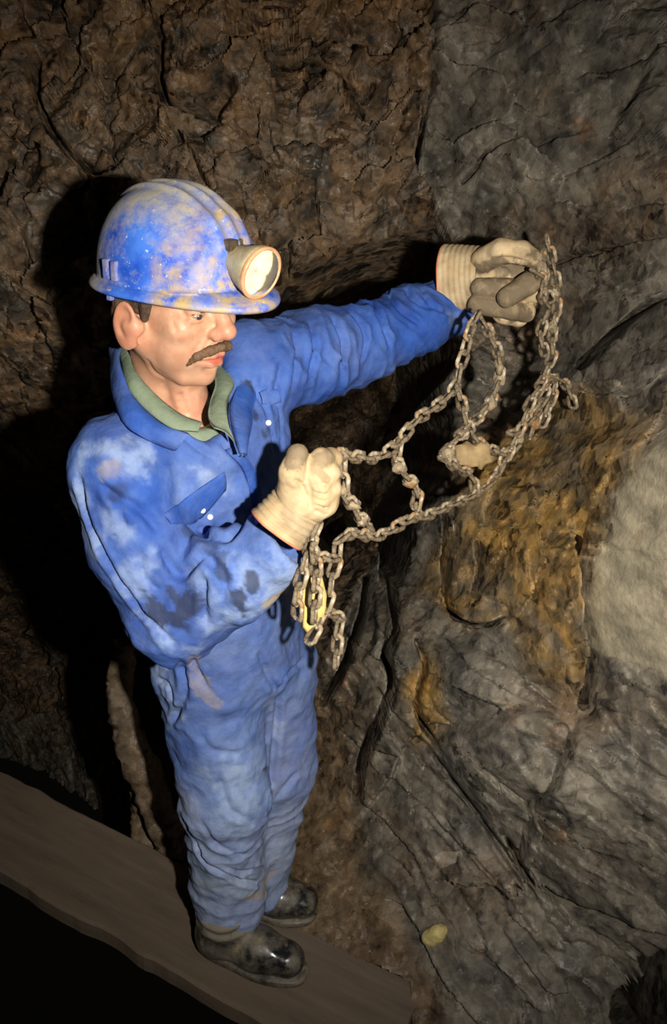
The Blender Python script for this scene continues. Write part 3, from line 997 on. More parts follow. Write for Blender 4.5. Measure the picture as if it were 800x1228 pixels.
HB = (HO - 0.2, HO + 0.2)
def moust(f):
    for s in (-1, 1):
        f.chain([hp(0.103, 0.002 * s, -0.0545), hp(0.0985, 0.018 * s, -0.057), hp(0.088, 0.031 * s, -0.065), hp(0.077, 0.037 * s, -0.079)],
                [0.0062 * HS, 0.0068 * HS, 0.0056 * HS, 0.0032 * HS], 0.004)
sdf_obj('moustache', M_MOUST, body, *HB, 0.0022, moust, 0,
        lambda V: 0.0014 * noise(np.c_[((V - HO) @ hL) * 600, ((V - HO) @ hF) * 500, ((V - HO) @ hU) * 90], 3))
for s in (-1, 1):
    def brow(f, s=s):
        f.chain([hp(0.0895, 0.016 * s, 0.021), hp(0.087, 0.032 * s, 0.026), hp(0.076, 0.047 * s, 0.021)], [0.0035, 0.005, 0.0028], 0.003)
    sdf_obj('eyebrow', M_HAIR, body, hp(0.08, 0.032 * s, 0.02) - 0.04, hp(0.08, 0.032 * s, 0.02) + 0.04, 0.0022, brow, 0, lambda V: 0.0012 * noise(V * 350, 4))
def hairs(f):
    f.ell(hp(-0.022, 0, 0.038), np.array((0.092, 0.0815, 0.088)) * HS, HM, 0.01)
    for s in (-1, 1):
        f.cone(hp(0.020, 0.069 * s, 0.02), hp(0.012, 0.067 * s, -0.018), 0.011, 0.005, 0.008)
        f.cone(hp(-0.03, 0.066 * s, 0.0), hp(-0.05, 0.05 * s, -0.05), 0.02, 0.018, 0.01)
    f.cone(hp(-0.07, -0.03, -0.045), hp(-0.07, 0.03, -0.045), 0.022, 0.022, 0.01)
    f.half(hp(0.045, 0, 0), hF)
sdf_obj('hair', M_HAIR, body, *HB, 0.003, hairs, 0,
        lambda V: 0.0018 * noise(np.c_[((V - HO) @ hF) * 350, ((V - HO) @ hL) * 350, ((V - HO) @ hU) * 60], 6))
for s in (-1, 1):
    def eye(f, s=s):
        f.ell(hp(0.0765, 0.032 * s, -0.0035), np.array((0.0128, 0.0140, 0.0065)) * HS, HM, 0.001)
    eo = sdf_obj('eye', M_EYE, body, hp(0.0765, 0.032 * s, 0) - 0.03, hp(0.0765, 0.032 * s, 0) + 0.03, 0.0016, eye, 1)

    def iris(f, s=s):
        f.ell(hp(0.0855, 0.034 * s, -0.0045), np.array((0.0045, 0.0058, 0.0055)) * HS, HM, 0.001)
    sdf_obj('iris', M_IRIS, body, hp(0.0855, 0.034 * s, 0) - 0.02, hp(0.0855, 0.034 * s, 0) + 0.02, 0.0014, iris, 1)
    def lash(f, s=s):
        f.chain([hp(0.0875, 0.019 * s, 0.000), hp(0.0905, 0.031 * s, 0.0022), hp(0.0835, 0.0455 * s, -0.001)], [0.0012, 0.0016, 0.0012], 0.002)
    sdf_obj('eyelash', M_HAIR, body, hp(0.0855, 0.032 * s, 0) - 0.035, hp(0.0855, 0.032 * s, 0) + 0.035, 0.0014, lash, 0)

# ---- coverall
TJ = {k: P(*v) for k, v in dict(
    rs=(143, 560, 1.54), re=(203, 738, 1.50), rw=(328, 660, 1.465), ls=(308, 440, 1.80), le=(432, 412, 2.00), lw=(540, 367, 2.165),
    ch=(232, 560, 1.70), wa=(268, 690, 1.75), pe=(280, 775, 1.79),
    rh=(250, 800, 1.745), lh=(318, 795, 1.865), rk=(268, 945, 1.735), lk=(325, 915, 1.875), ra=(276, 1078, 1.795), la=(306, 1060, 1.915)).items()}
tF = nrm([0.74, -0.67, 0]); tL = np.array([0.67, 0.74, 0.0]); tU = np.array([0, 0, 1.0])
pF = nrm([0.87, -0.49, 0]); pL = np.array([0.49, 0.87, 0.0])
TM = np.array([tF, tL, tU])

def torso_fill(f, grow=0.0):
    J = TJ
    g = grow + 0.006
    f.ell(J['ch'] - tF * 0.005 - tU * 0.02, (0.120 + g, 0.175 + g, 0.175 + g), TM, 0.05)
    f.cone(J['ch'], J['wa'], 0.118 + g, 0.112 + g, 0.05, side=tL, ratio=1.38)
    f.cone(J['wa'], J['pe'], 0.116 + g, 0.122 + g, 0.05, side=pL, ratio=1.32)
    mid = (J['rs'] + J['ls']) / 2
    f.cone(J['rs'] + tL * 0.02 - tU * 0.012, J['ls'] - tL * 0.01 - tU * 0.02, 0.070 + g, 0.072 + g, 0.05)
    f.cone(NECK + np.array([-0.03, 0.03, -0.055]), mid + np.array([0, 0, -0.05]), 0.074 + g, 0.10 + g, 0.05, side=tL, ratio=1.2)
    f.ell(J['ch'] + tF * 0.03 + tL * 0.06 - tU * 0.01, (0.11 + g, 0.10 + g, 0.12 + g), TM, 0.05)

def build_coverall():
    J = TJ
    f = Field((-0.66, 1.28, -0.02), (0.42, 2.32, 1.66), 0.0052, 0.05)
    torso_fill(f)
    # legs
    for s, (h, kn, an, d) in enumerate([('rh', 'rk', 'ra', -1), ('lh', 'lk', 'la', 1)]):
        f.cone(J[h], J[kn], 0.112, 0.094, 0.03)
        f.cone(J[kn], J[an] + tU * 0.04, 0.094, 0.082, 0.03)
        f.cone(J[an] + tU * 0.05, J[an] - tU * 0.005, 0.083, 0.080, 0.02, side=pF, ratio=1.0)
        f.half((0, 0, -1), (0, 0, -1))
    f.ell(J['pe'] - pF * 0.055 - tU * 0.02, (0.10, 0.15, 0.12), np.array([pF, pL, tU]), 0.05)
    # right arm: bent, elbow low, blouse hanging under it
    f.chain([J['rs'], (J['rs'] + J['re']) / 2 + AR * (-0.008), J['re'] + AR * 0.012 - tU * 0.004], [0.082, 0.084, 0.080], 0.035)
    f.chain([J['re'] + AR * 0.012, J['re'] * 0.4 + J['rw'] * 0.6, J['rw']], [0.080, 0.076, 0.058], 0.03)
    # left arm, stretched out
    f.chain([J['ls'], J['ls'] * 0.45 + J['le'] * 0.55, J['le']], [0.088, 0.082, 0.077], 0.035)
    f.chain([J['le'], J['le'] * 0.4 + J['lw'] * 0.6, J['lw'] + (J['lw'] - J['le']) * 0.06], [0.077, 0.071, 0.063], 0.03)
    # sleeve and trouser ends cut clean
    for a, b, r in (('le', 'lw', 0.14), ('re', 'rw', 0.14)):
        d = nrm(J[b] - J[a])
        e = J[b] + d * 0.035
        f.cone(e + d * 0.085, e + d * 0.14, 0.10, 0.10, 0.008, mode='d')
        f.cone(e - d * 0.005, e + d * 0.10, 0.036, 0.04, 0.010, mode='d')
    for a in ('ra', 'la'):
        e = J[a] - tU * 0.075
        f.cone(e - tU * 0.07, e - tU * 0.04, 0.098, 0.098, 0.004, mode='d')
    # neck opening and the open front
    f.cone(NECK + np.array([0, 0, 0.12]), NECK + np.array([0.01, -0.01, -0.035]), 0.095, 0.080, 0.015, mode='d')
    vb = P(274, 536, 1.52)
    f.cone(NECK + tF * 0.06 - tL * 0.012 + tU * 0.012, vb, 0.066, 0.004, 0.010, side=tF, ratio=1.8, mode='d')
    V, Fc = f.mesh(2)
    # loose cloth: soft buckling, finer crumples
    ph = fbm(V * 5.0, 3, 11)
    dsp = 0.011 * fbm(V * 8.5, 3, 12) + 0.005 * fbm(V * 24, 3, 19) + 0.0055 * ridged(V * np.array([9.0, 9.0, 6.0]) + 0.3 * ph[:, None], 2, 37)
    # ring folds on the limbs
    def rings(a, b, lam, amp, tw, seed):
        ab = b - a; L = np.linalg.norm(ab); ab = ab / L
        q = V - a; t = q @ ab
        rad = np.linalg.norm(q - t[:, None] * ab, axis=1)
        m = smooth01((t + 0.03) / 0.05) * smooth01((L + 0.03 - t) / 0.05) * smooth01((0.13 - rad) / 0.03)
        s1 = nrm(np.cross(ab, [0.2, 0.3, 1])); s2 = np.cross(ab, s1)
        th = np.arctan2(q @ s2, q @ s1)
        w = t / lam + tw * np.sin(th + seed) + 1.1 * fbm(V * 9, 2, seed)
        prof = 1 - 2 * np.abs(np.sin(np.pi * w)) ** 0.7
        return amp * m * prof * (0.55 + 0.7 * fbm(V * 6 + 5, 2, seed + 4))
    dsp = dsp + rings(J['ls'], J['le'], 0.062, 0.0045, 0.9, 21) + rings(J['le'], J['lw'], 0.050, 0.0045, 0.8, 22)
    dsp = dsp + rings(J['re'], J['rw'], 0.075, 0.0035, 0.4, 23) + rings(J['rs'], J['re'], 0.11, 0.004, 0.6, 24)
    dsp = dsp + rings(J['rk'], J['ra'], 0.075, 0.0050, 0.5, 25) + rings(J['lk'], J['la'], 0.075, 0.005, 0.5, 26) + rings(J['rh'], J['rk'], 0.13, 0.003, 0.7, 27)
    V = V + vnormals(V, Fc) * dsp[:, None]
    S = Sculpt(V, Fc)
    for pts, r, dp in [
        # right sleeve: back seam, elbow, armpit folds
        ([(93, 562), (105, 620), (135, 685), (175, 740), (215, 778)], 0.006, 0.010),
        ([(120, 585), (165, 610), (195, 640)], 0.008, 0.008), ([(190, 650), (215, 690), (245, 665), (262, 690)], 0.008, 0.010),
        ([(245, 690), (244, 720), (247, 750)], 0.007, 0.008), ([(262, 672), (270, 700), (265, 720)], 0.006, 0.006),
        ([(165, 655), (172, 690), (190, 710)], 0.007, 0.006), ([(225, 625), (250, 640), (275, 645), (300, 615)], 0.008, 0.010),
        ([(210, 610), (240, 640), (262, 660)], 0.008, 0.008), ([(120, 580), (140, 600), (150, 640)], 0.006, 0.005),
        # chest
        ([(262, 528), (282, 548), (296, 566), (304, 592), (310, 640)], 0.005, 0.008),
        ([(215, 520), (240, 540), (262, 552)], 0.005, 0.005), ([(300, 455), (322, 500), (330, 545)], 0.005, 0.005),
        ([(310, 470), (330, 460), (336, 500), (338, 540)], 0.004, 0.004),
        ([(340, 430), (332, 470), (330, 490)], 0.008, 0.010), ([(320, 445), (300, 500)], 0.008, 0.005),
        # left sleeve
        ([(372, 382), (378, 420), (370, 460)], 0.006, 0.009), ([(398, 378), (412, 410), (410, 448)], 0.006, 0.010),
        ([(418, 372), (438, 400), (432, 438)], 0.005, 0.009), ([(440, 358), (458, 385), (470, 418)], 0.006, 0.011),
        ([(462, 345), (478, 370), (506, 390)], 0.005, 0.009), ([(486, 345), (496, 360), (520, 372)], 0.005, 0.008),
        ([(352, 395), (356, 430), (350, 470)], 0.006, 0.007), ([(505, 345), (515, 365), (545, 378)], 0.005, 0.006),
        # trousers
        ([(215, 790), (222, 830), (205, 870)], 0.007, 0.010), ([(228, 785), (240, 810), (250, 830)], 0.006, 0.007),
        ([(188, 815), (202, 822), (208, 850)], 0.006, 0.007), ([(335, 830), (331, 870), (325, 940), (322, 990)], 0.007, 0.010),
        ([(310, 780), (322, 810), (334, 830)], 0.007, 0.007), ([(366, 790), (345, 810), (334, 832)], 0.006, 0.006),
        ([(232, 1005), (248, 1035), (285, 1055), (322, 1060)], 0.006, 0.011), ([(240, 985), (262, 1015), (300, 1030)], 0.007, 0.006),
        ([(262, 930), (275, 970), (300, 985)], 0.008, 0.006), ([(240, 880), (255, 900), (290, 905)], 0.008, 0.005),
        ([(330, 960), (345, 940), (358, 925)], 0.007, 0.006), ([(270, 1040), (290, 1046), (318, 1040)], 0.005, 0.006),
    ]:
        S.stroke(pts, r, dp)
    V = S.V
    n = len(V)
    # dried mud and dust, wet patches
    dust = 0.18 + 0.30 * fbm(V * 6, 4, 31)
    low = smooth01((0.95 - V[:, 2]) / 0.7)
    dust = dust + 0.44 * low
    mud = np.clip(0.15 * fbm(V * 9, 4, 33) + 0.18 * low - 0.03, 0, 1)
    wet = np.zeros(n)
    du = np.zeros(n)
    for pts, r, a in [([(105, 545), (140, 540), (165, 550)], 0.035, 0.75), ([(85, 610), (110, 650)], 0.04, 0.6), ([(130, 620), (150, 640)], 0.022, 0.6),
                      ([(160, 690), (200, 765), (240, 778)], 0.035, 0.65), ([(260, 750), (310, 730), (350, 690)], 0.045, 0.75), ([(300, 690), (340, 670)], 0.05, 0.5),
                      ([(190, 800), (200, 850)], 0.05, 0.6), ([(235, 560), (262, 585)], 0.02, 0.45), ([(325, 840), (332, 880)], 0.02, 0.4),
                      ([(280, 930), (300, 1000)], 0.06, 0.45), ([(95, 570), (100, 600)], 0.02, 0.7), ([(235, 690), (262, 740)], 0.03, 0.4),
                      ([(240, 1060), (300, 1070)], 0.04, 0.4), ([(210, 570), (215, 600)], 0.03, 0.25), ([(540, 380), (555, 385)], 0.02, 0.35)]:
        S.spot(du, pts, r, a, 0.8, 34, 1.1)
    dust = np.clip(dust + du * 0.75, 0, 1)
    for pts, r, a in [([(185, 728), (207, 742), (228, 722)], 0.022, 0.85), ([(205, 712), (220, 730)], 0.014, 0.8), ([(296, 460), (302, 485), (306, 495)], 0.013, 0.9), ([(317, 521)], 0.010, 0.8),
                      ([(285, 715), (292, 740)], 0.010, 0.85), ([(300, 690), (304, 705)], 0.008, 0.8), ([(334, 640), (342, 655)], 0.012, 0.75), ([(320, 628)], 0.008, 0.7),
                      ([(262, 672), (268, 690)], 0.009, 0.7), ([(275, 690)], 0.006, 0.7), ([(225, 640), (262, 668)], 0.012, 0.45), ([(140, 592)], 0.012, 0.5), ([(322, 920), (316, 923)], 0.005, 0.8)]:
        S.spot(wet, pts, r, a, 0.9, 45, 0.5)
    for pts, r, a in [([(232, 790), (245, 830), (258, 845)], 0.016, 0.4), ([(320, 725), (345, 705)], 0.008, 0.9), ([(300, 1075), (318, 1070)], 0.016, 0.7), ([(318, 1058), (325, 1046)], 0.02, 0.8), ([(130, 560)], 0.02, 0.4)]:
        S.spot(mud, pts, r, a, 0.6, 40)
    me = np_mesh('coverall', V, Fc)
    attr(me, 'dust', dust); attr(me, 'mud', mud); attr(me, 'wet', wet)
    return link('coverall', me, M_BLUE, person), S
coverall, CS = build_coverall()
tag(coverall, 'blue cotton coverall streaked with pale mud')

# ---- shirt under it
def shirt_fill(f):
    torso_fill(f, -0.022)
    f.cone(NECK + np.array([0, 0, 0.13]), NECK + np.array([0.0, 0, -0.05]), 0.09, 0.066, 0.015, mode='d')
    f.cone(NECK + tF * 0.05 + tU * 0.02, P(254, 512, 1.53), 0.062, 0.008, 0.012, mode='d')
    f.cone(NECK + tF * 0.10 + tU * 0.06, P(254, 512, 1.50), 0.070, 0.008, 0.012, mode='d')
    f.half(NECK - tU * 0.22, -tU)
shirt = sdf_obj('shirt', M_OLIVE, person, NECK - 0.32, NECK + 0.2, 0.006, shirt_fill, 2, lambda V: 0.003 * fbm(V * 20, 3, 2), {'dust': lambda V: 0.2 + 0.2 * fbm(V * 8, 3, 3), 'mud': lambda V: 0 * V[:, 0], 'wet': lambda V: 0 * V[:, 0]})
tag(shirt, 'olive green shirt with open collar')

def ribbon(name, A, B, thick, mat, parent, bulge=0.0, n=40, m=8, seed=1):
    """a cloth strip between two edge curves, given thickness"""
    A = catmull(np.array(A), n); B = catmull(np.array(B), n)
    t = np.linspace(0, 1, m)
    G3 = A[:, None] * (1 - t)[None, :, None] + B[:, None] * t[None, :, None]
    i2 = np.arange(n * m).reshape(n, m)
    f = np.stack([i2[:-1, :-1], i2[1:, :-1], i2[1:, 1:], i2[:-1, 1:]], -1).reshape(-1, 4)
    V = G3.reshape(-1, 3)
    N = vnormals(V, f)
    if (N @ (CAM - V.mean(0))).sum() < 0:
        N = -N; f = f[:, ::-1]
    tt = np.tile(t, n)
    V = V + N * (bulge * np.sin(np.pi * tt) + 0.0022 * fbm(V * 22, 3, seed))[:, None]
    W = V - N * thick
    k = len(V)
    b = np.concatenate([i2[:, 0], i2[-1, 1:], i2[::-1, -1][1:], i2[0, ::-1][1:-1]])
    side = np.stack([b, np.roll(b, -1), np.roll(b, -1) + k, b + k], 1)
    F2 = np.concatenate([f, f[:, ::-1] + k, side])
    me = np_mesh(name, np.concatenate([V, W]), F2)
    VV = np.concatenate([V, W])
    attr(me, 'dust', np.clip(0.12 + 0.35 * fbm(VV * 10, 3, seed), 0, 1)); attr(me, 'mud', 0 * VV[:, 0]); attr(me, 'wet', 0 * VV[:, 0])
    return link(name, me, mat, parent)

# shirt collar: near side and far side
ribbon('shirt_collar', [P(150, 408, 1.70), P(160, 440, 1.605), P(182, 468, 1.57), P(214, 494, 1.545), P(244, 506, 1.535)],
       [P(144, 428, 1.70), P(150, 458, 1.585), P(172, 488, 1.545), P(205, 512, 1.515), P(238, 516, 1.515)], 0.003, M_OLIVE, shirt, 0.006, seed=3)
ribbon('shirt_collar', [P(256, 448, 1.70), P(258, 462, 1.64), P(252, 482, 1.60), P(250, 500, 1.555), P(258, 512, 1.525)],
       [P(268, 438, 1.73), P(281, 460, 1.65), P(272, 482, 1.59), P(274, 508, 1.54), P(282, 530, 1.515)], 0.003, M_OLIVE, shirt, 0.006, seed=4)
# coverall collar
ribbon('coverall_collar', [P(272, 432, 1.76), P(284, 460, 1.68), P(276, 490, 1.60), P(280, 520, 1.55), P(288, 545, 1.525)],
       [P(285, 425, 1.78), P(306, 460, 1.72), P(305, 490, 1.66), P(302, 515, 1.61), P(294, 548, 1.54)], 0.004, M_BLUE, coverall, 0.008, seed=6)

def on_cloth(px, py, off=0.003):
    h = CS.hit(px, py)
    return h + nrm(CAM - h) * off
def patch(name, quad, mat, parent, thick=0.004, off=0.004, n=16, seed=1):
    """a cloth flap laid on the coverall; quad: top edge then bottom edge, in photo pixels"""
    A = [on_cloth(*p, off) for p in catmull(np.array(quad[0], float), n)]
    B = [on_cloth(*p, off) for p in catmull(np.array(quad[1], float), n)]
    return ribbon(name, A, B, thick, mat, parent, 0.003, n, 8, seed)
ribbon('coverall_collar', [P(146, 404, 1.74), P(141, 436, 1.615), P(160, 474, 1.56), P(192, 506, 1.52), P(226, 522, 1.505)],
       [P(132, 410, 1.77), on_cloth(123, 468, 0.016), on_cloth(145, 503, 0.014), on_cloth(176, 527, 0.012), on_cloth(206, 540, 0.010)], 0.005, M_BLUE, coverall, 0.012, seed=5)
patch('pocket_flap', ([(196, 617), (232, 592), (270, 566)], [(206, 628), (236, 626), (271, 588)]), M_BLUE, coverall, seed=7)
patch('pocket_flap', ([(312, 470), (322, 466), (334, 468)], [(316, 484), (326, 486), (337, 482)]), M_BLUE, coverall, seed=8)
patch('placket', ([(270, 540), (290, 560), (300, 590), (306, 630)], [(282, 535), (302, 556), (313, 588), (318, 626)]), M_BLUE, coverall, off=0.003, seed=9)
def stud(px, py, parent=coverall, r=0.0052):
    p = on_cloth(px, py, 0.007); nn = nrm(CAM - p)
    s1 = nrm(np.cross(nn, [0, 0, 1])); s2 = np.cross(nn, s1)
    V = []
    for rr, hh in ((0.0, 0.0024), (0.45, 0.0022), (0.8, 0.0018), (1.0, 0.0006), (1.0, -0.004)):
        for k in range(12):
            a = 2 * math.pi * k / 12
            V.append(p + r * rr * (s1 * math.cos(a) + s2 * math.sin(a)) + nn * hh)
    i2 = np.arange(60).reshape(5, 12)
    f = np.stack([i2[:-1], np.roll(i2, -1, 1)[:-1], np.roll(i2, -1, 1)[1:], i2[1:]], -1).reshape(-1, 4)
    return link('snap_button', np_mesh('snap_button', np.array(V), f), M_STUD, parent)
for p in [(243, 612), (252, 620), (288, 474), (322, 507)]:
    stud(*p)

# ---- hard hat with cap lamp
# the hat sits tipped a little back on the head
TAUH = math.radians(2)
gF = np.array([math.cos(PHI) * math.cos(TAUH), -math.sin(PHI) * math.cos(TAUH), -math.sin(TAUH)])
gU = np.cross(gF, hL)
GM = np.array([gF, hL, gU])
GO = HO + HS * (hF * 0.006 + hU * 0.006)
def gp(x, y, z):
    return GO + HS * (gF * x + hL * y + gU * z)
def build_helmet():
    RX0, RXB, RY, RZ = 0.128, 0.114, 0.106, 0.126
    Z0 = 0.030
    NA, NE = 120, 44
    V = []; L = []
    for i in range(NE + 1):
        e = (math.pi / 2) * (1 - i / NE)
        for k in range(NA):
            a = 2 * math.pi * k / NA
            ca, sa = math.cos(a), math.sin(a)
            rx = RX0 if ca > 0 else RXB
            r = math.cos(e) ** 0.86
            x = rx * r * ca; y = RY * r * sa; z = Z0 + RZ * math.sin(e) ** 0.92
            # crown ribs running front to back
            rib_ = 0.0
            for yc in (-0.024, 0.0, 0.024):
                rib_ += 0.0045 * math.exp(-((y - yc) / 0.006) ** 2)
            rib_ *= smooth01((math.sin(e) - 0.25) / 0.2) * (1 if x > -0.09 else 0.4)
            # raised front shield panel with a curved edge on each side
            ed = abs(y) - (0.030 + 0.055 * (1 - smooth01((z - Z0) / 0.085)))
            pan = 0.004 * smooth01((0.05 + x) / 0.04) * (1 - smooth01(ed / 0.006)) * (1 - smooth01((z - Z0 - 0.085) / 0.02))
            m = 1 + (rib_ + pan) / 0.12
            V.append((x * m, y * m, Z0 + (z - Z0) * m)); L.append((e, a))
    # brim: rows going outward, then a rolled lip and the underside
    for (o, dz, tk) in ((0.15, 0.000, 0), (0.4, -0.002, 0), (0.75, -0.005, 0), (1.0, -0.008, 0), (1.04, -0.0105, 0), (1.0, -0.013, 0), (0.5, -0.009, 0), (0.0, -0.006, 0), (-0.35, -0.002, 0)):
        for k in range(NA):
            a = 2 * math.pi * k / NA
            ca, sa = math.cos(a), math.sin(a)
            rx = RX0 if ca > 0 else RXB
            peak = max(0.0, ca) ** 2.2
            w = 0.011 + 0.038 * peak
            V.append(((rx + o * w) * ca, (RY + o * (0.011 + 0.008 * peak)) * sa, Z0 + dz * (1 + 0.9 * peak)))
    # inside surface back up to the crown
    for i in range(1, 10):
        e = (math.pi / 2) * i / 9.5
        for k in range(NA):
            a = 2 * math.pi * k / NA
            V.append((0.118 * math.cos(e) * math.cos(a), 0.098 * math.cos(e) * math.sin(a), Z0 + 0.128 * math.sin(e)))
    V = np.array(V); n = len(V) // NA
    i2 = np.arange(n * NA).reshape(n, NA)
    f = np.stack([i2[:-1], i2[1:], np.roll(i2, -1, 1)[1:], np.roll(i2, -1, 1)[:-1]], -1).reshape(-1, 4)
    W = GO + HS * (V @ GM)
    # mud: grey film over the crown's back and right, ochre on the panel and peak
    dust = 0.44 + 0.7 * smooth01((V[:, 2] - 0.09) / 0.08) + 0.75 * smooth01((-V[:, 0] + 0.02) / 0.12) - 0.30 * np.exp(-(((V[:, 0] - 0.0) / 0.05) ** 2 + ((V[:, 1] + 0.1) / 0.05) ** 2 + ((V[:, 2] - 0.065) / 0.03) ** 2))
    dust = dust + 0.5 * fbm(V * 18, 4, 8) - 0.28
    mud = 0.9 * smooth01((V[:, 0] - 0.045) / 0.03) * (1 - smooth01((V[:, 2] - 0.12) / 0.03)) + 0.4 * smooth01((V[:, 2] - 0.14) / 0.03)
    mud = np.clip(mud * (0.75 + 1.3 * fbm(V * 30, 3, 9)), 0, 1)
    me = np_mesh('hard_hat', W, f)
    attr(me, 'dust', np.clip(dust, 0, 1)); attr(me, 'mud', mud)
    return link('hard_hat', me, M_HELM, person)
hat = build_helmet()
tag(hat, 'blue hard hat smeared with grey and ochre mud')

def lbox(name, cx, sx, mat, parent, bev=0.15, ax=None):
    """rounded box in the head frame"""
    A3 = GM if ax is None else ax
    V = []; nseg = 3
    g = np.linspace(-1, 1, 7)
    pts = []; faces = []
    for d in range(3):
        for sgn in (-1, 1):
            b0 = len(pts)
            for i in g:
                for j in g:
                    q = np.zeros(3); q[d] = sgn; q[(d + 1) % 3] = i; q[(d + 2) % 3] = j
                    c = np.clip(q, -(1 - bev), 1 - bev)
                    dd = q - c
                    ln = np.linalg.norm(dd)
                    pts.append(c + (dd / ln * bev if ln > 0 else 0))
            for i in range(6):
                for j in range(6):
                    a = b0 + i * 7 + j
                    fc_ = (a, a + 7, a + 8, a + 1)
                    faces.append(fc_ if sgn > 0 else fc_[::-1])
    q = np.array(pts) * np.array(sx) / 2
    me = np_mesh(name, np.array(cx) + q @ A3, np.array(faces))
    attr(me, 'dust', 0.4 + 0.5 * fbm(q * 90, 3, 4)); attr(me, 'mud', np.clip(fbm(q * 70, 3, 5), 0, 1))
    return link(name, me, mat, parent)

# accessory slots at the side of the shell
for s in (-1, 1):
    for dx in (-0.006, -0.024):
        q = np.array([dx, 0.0, 0.055])
        yy = 0.107 * math.sqrt(max(0, 1 - (dx / 0.114) ** 2)) * 0.985
        lbox('slot', gp(dx, s * yy, 0.050), (0.010, 0.012, 0.030), M_HELM, hat)
lbox('rim_clip', gp(-0.012, -0.112, 0.018), (0.009, 0.008, 0.018), M_HELM, hat)

# lamp bracket and lamp
LAX = nrm(gF * 0.90 - gU * 0.20 - hL * 0.06)
LC = gp(0.130, -0.004, 0.066)
l1 = nrm(np.cross(LAX, hL)); l2 = np.cross(LAX, l1)
LM = np.array([LAX, l2, l1])
def lathe(name, prof, mat, parent, n=36, wob=0.0, seed=1):
    V = []
    for (x, r) in prof:
        for k in range(n):
            a = 2 * math.pi * k / n
            V.append((x, r * math.cos(a), r * math.sin(a)))
    V = np.array(V); m = len(prof)
    i2 = np.arange(m * n).reshape(m, n)
    f = np.stack([i2[:-1], i2[1:], np.roll(i2, -1, 1)[1:], np.roll(i2, -1, 1)[:-1]], -1).reshape(-1, 4)
    W = LC + V @ np.array([LAX, l1, l2])
    if wob:
        W = W + vnormals(W, f) * (wob * fbm(V * 60, 3, seed))[:, None]
    return link(name, np_mesh(name, W, f), mat, parent)
lbox('lamp_bracket', gp(0.116, -0.006, 0.072), (0.020, 0.036, 0.052), M_BLACK, hat)
lbox('lamp_bracket', gp(0.118, -0.016, 0.090), (0.030, 0.020, 0.016), M_BLACK, hat)
lamp = lathe('cap_lamp', [(-0.022, 0.0), (-0.022, 0.014), (-0.018, 0.021), (-0.004, 0.026), (0.012, 0.031), (0.026, 0.0365), (0.034, 0.039), (0.040, 0.0405), (0.046, 0.040), (0.047, 0.036)], M_LAMP, hat, wob=0.0025)
tag(lamp, 'mud-caked pale miner cap lamp')
lathe('lens_ring', [(0.041, 0.0405), (0.044, 0.0415), (0.048, 0.0410), (0.049, 0.0375), (0.046, 0.0362)], simple('red_brown_lens_ring', srgb(206, 150, 110), 0.5), hat)
# reflector bowl behind a clear cover, with bulb
lathe('lamp_reflector', [(0.047, 0.0365), (0.040, 0.030), (0.032, 0.020), (0.028, 0.010), (0.027, 0.0)], M_LENS, hat)
def glass_mat():
    t = NT('lamp_cover_glass')
    t.b.inputs['Transmission Weight'].default_value = 0.9
    t.b.inputs['IOR'].default_value = 1.2
    return t.out((0.97, 0.95, 0.82), 0.12)
lathe('lamp_cover', [(0.0475, 0.0368), (0.051, 0.030), (0.0535, 0.018), (0.0545, 0.0)], glass_mat(), hat)
lathe('lamp_bulb', [(0.027, 0.005), (0.036, 0.006), (0.040, 0.0045), (0.042, 0.0)], M_STUD, hat)

# ---- gloves
def glove(name, fill, lo, hi, grime_spots, label, folds=()):
    f = Field(lo, hi, 0.0026, 0.02)
    fill(f)
    V, Fc = f.mesh(1)
    V = V + vnormals(V, Fc) * (0.0018 * fbm(V * 55, 3, 14))[:, None]
    S = Sculpt(V, Fc)
    for pts, r, dp in folds:
        S.stroke(pts, r, dp)
    g = np.clip(0.12 + 0.5 * fbm(V * 20, 3, 15), 0, 1)
    for pts, r, a in grime_spots:
        S.spot(g, pts, r, a, 0.5, 50)
    me = np_mesh(name, S.V, Fc)
    attr(me, 'grime', g)
    return tag(link(name, me, M_GLOVE, person), label)

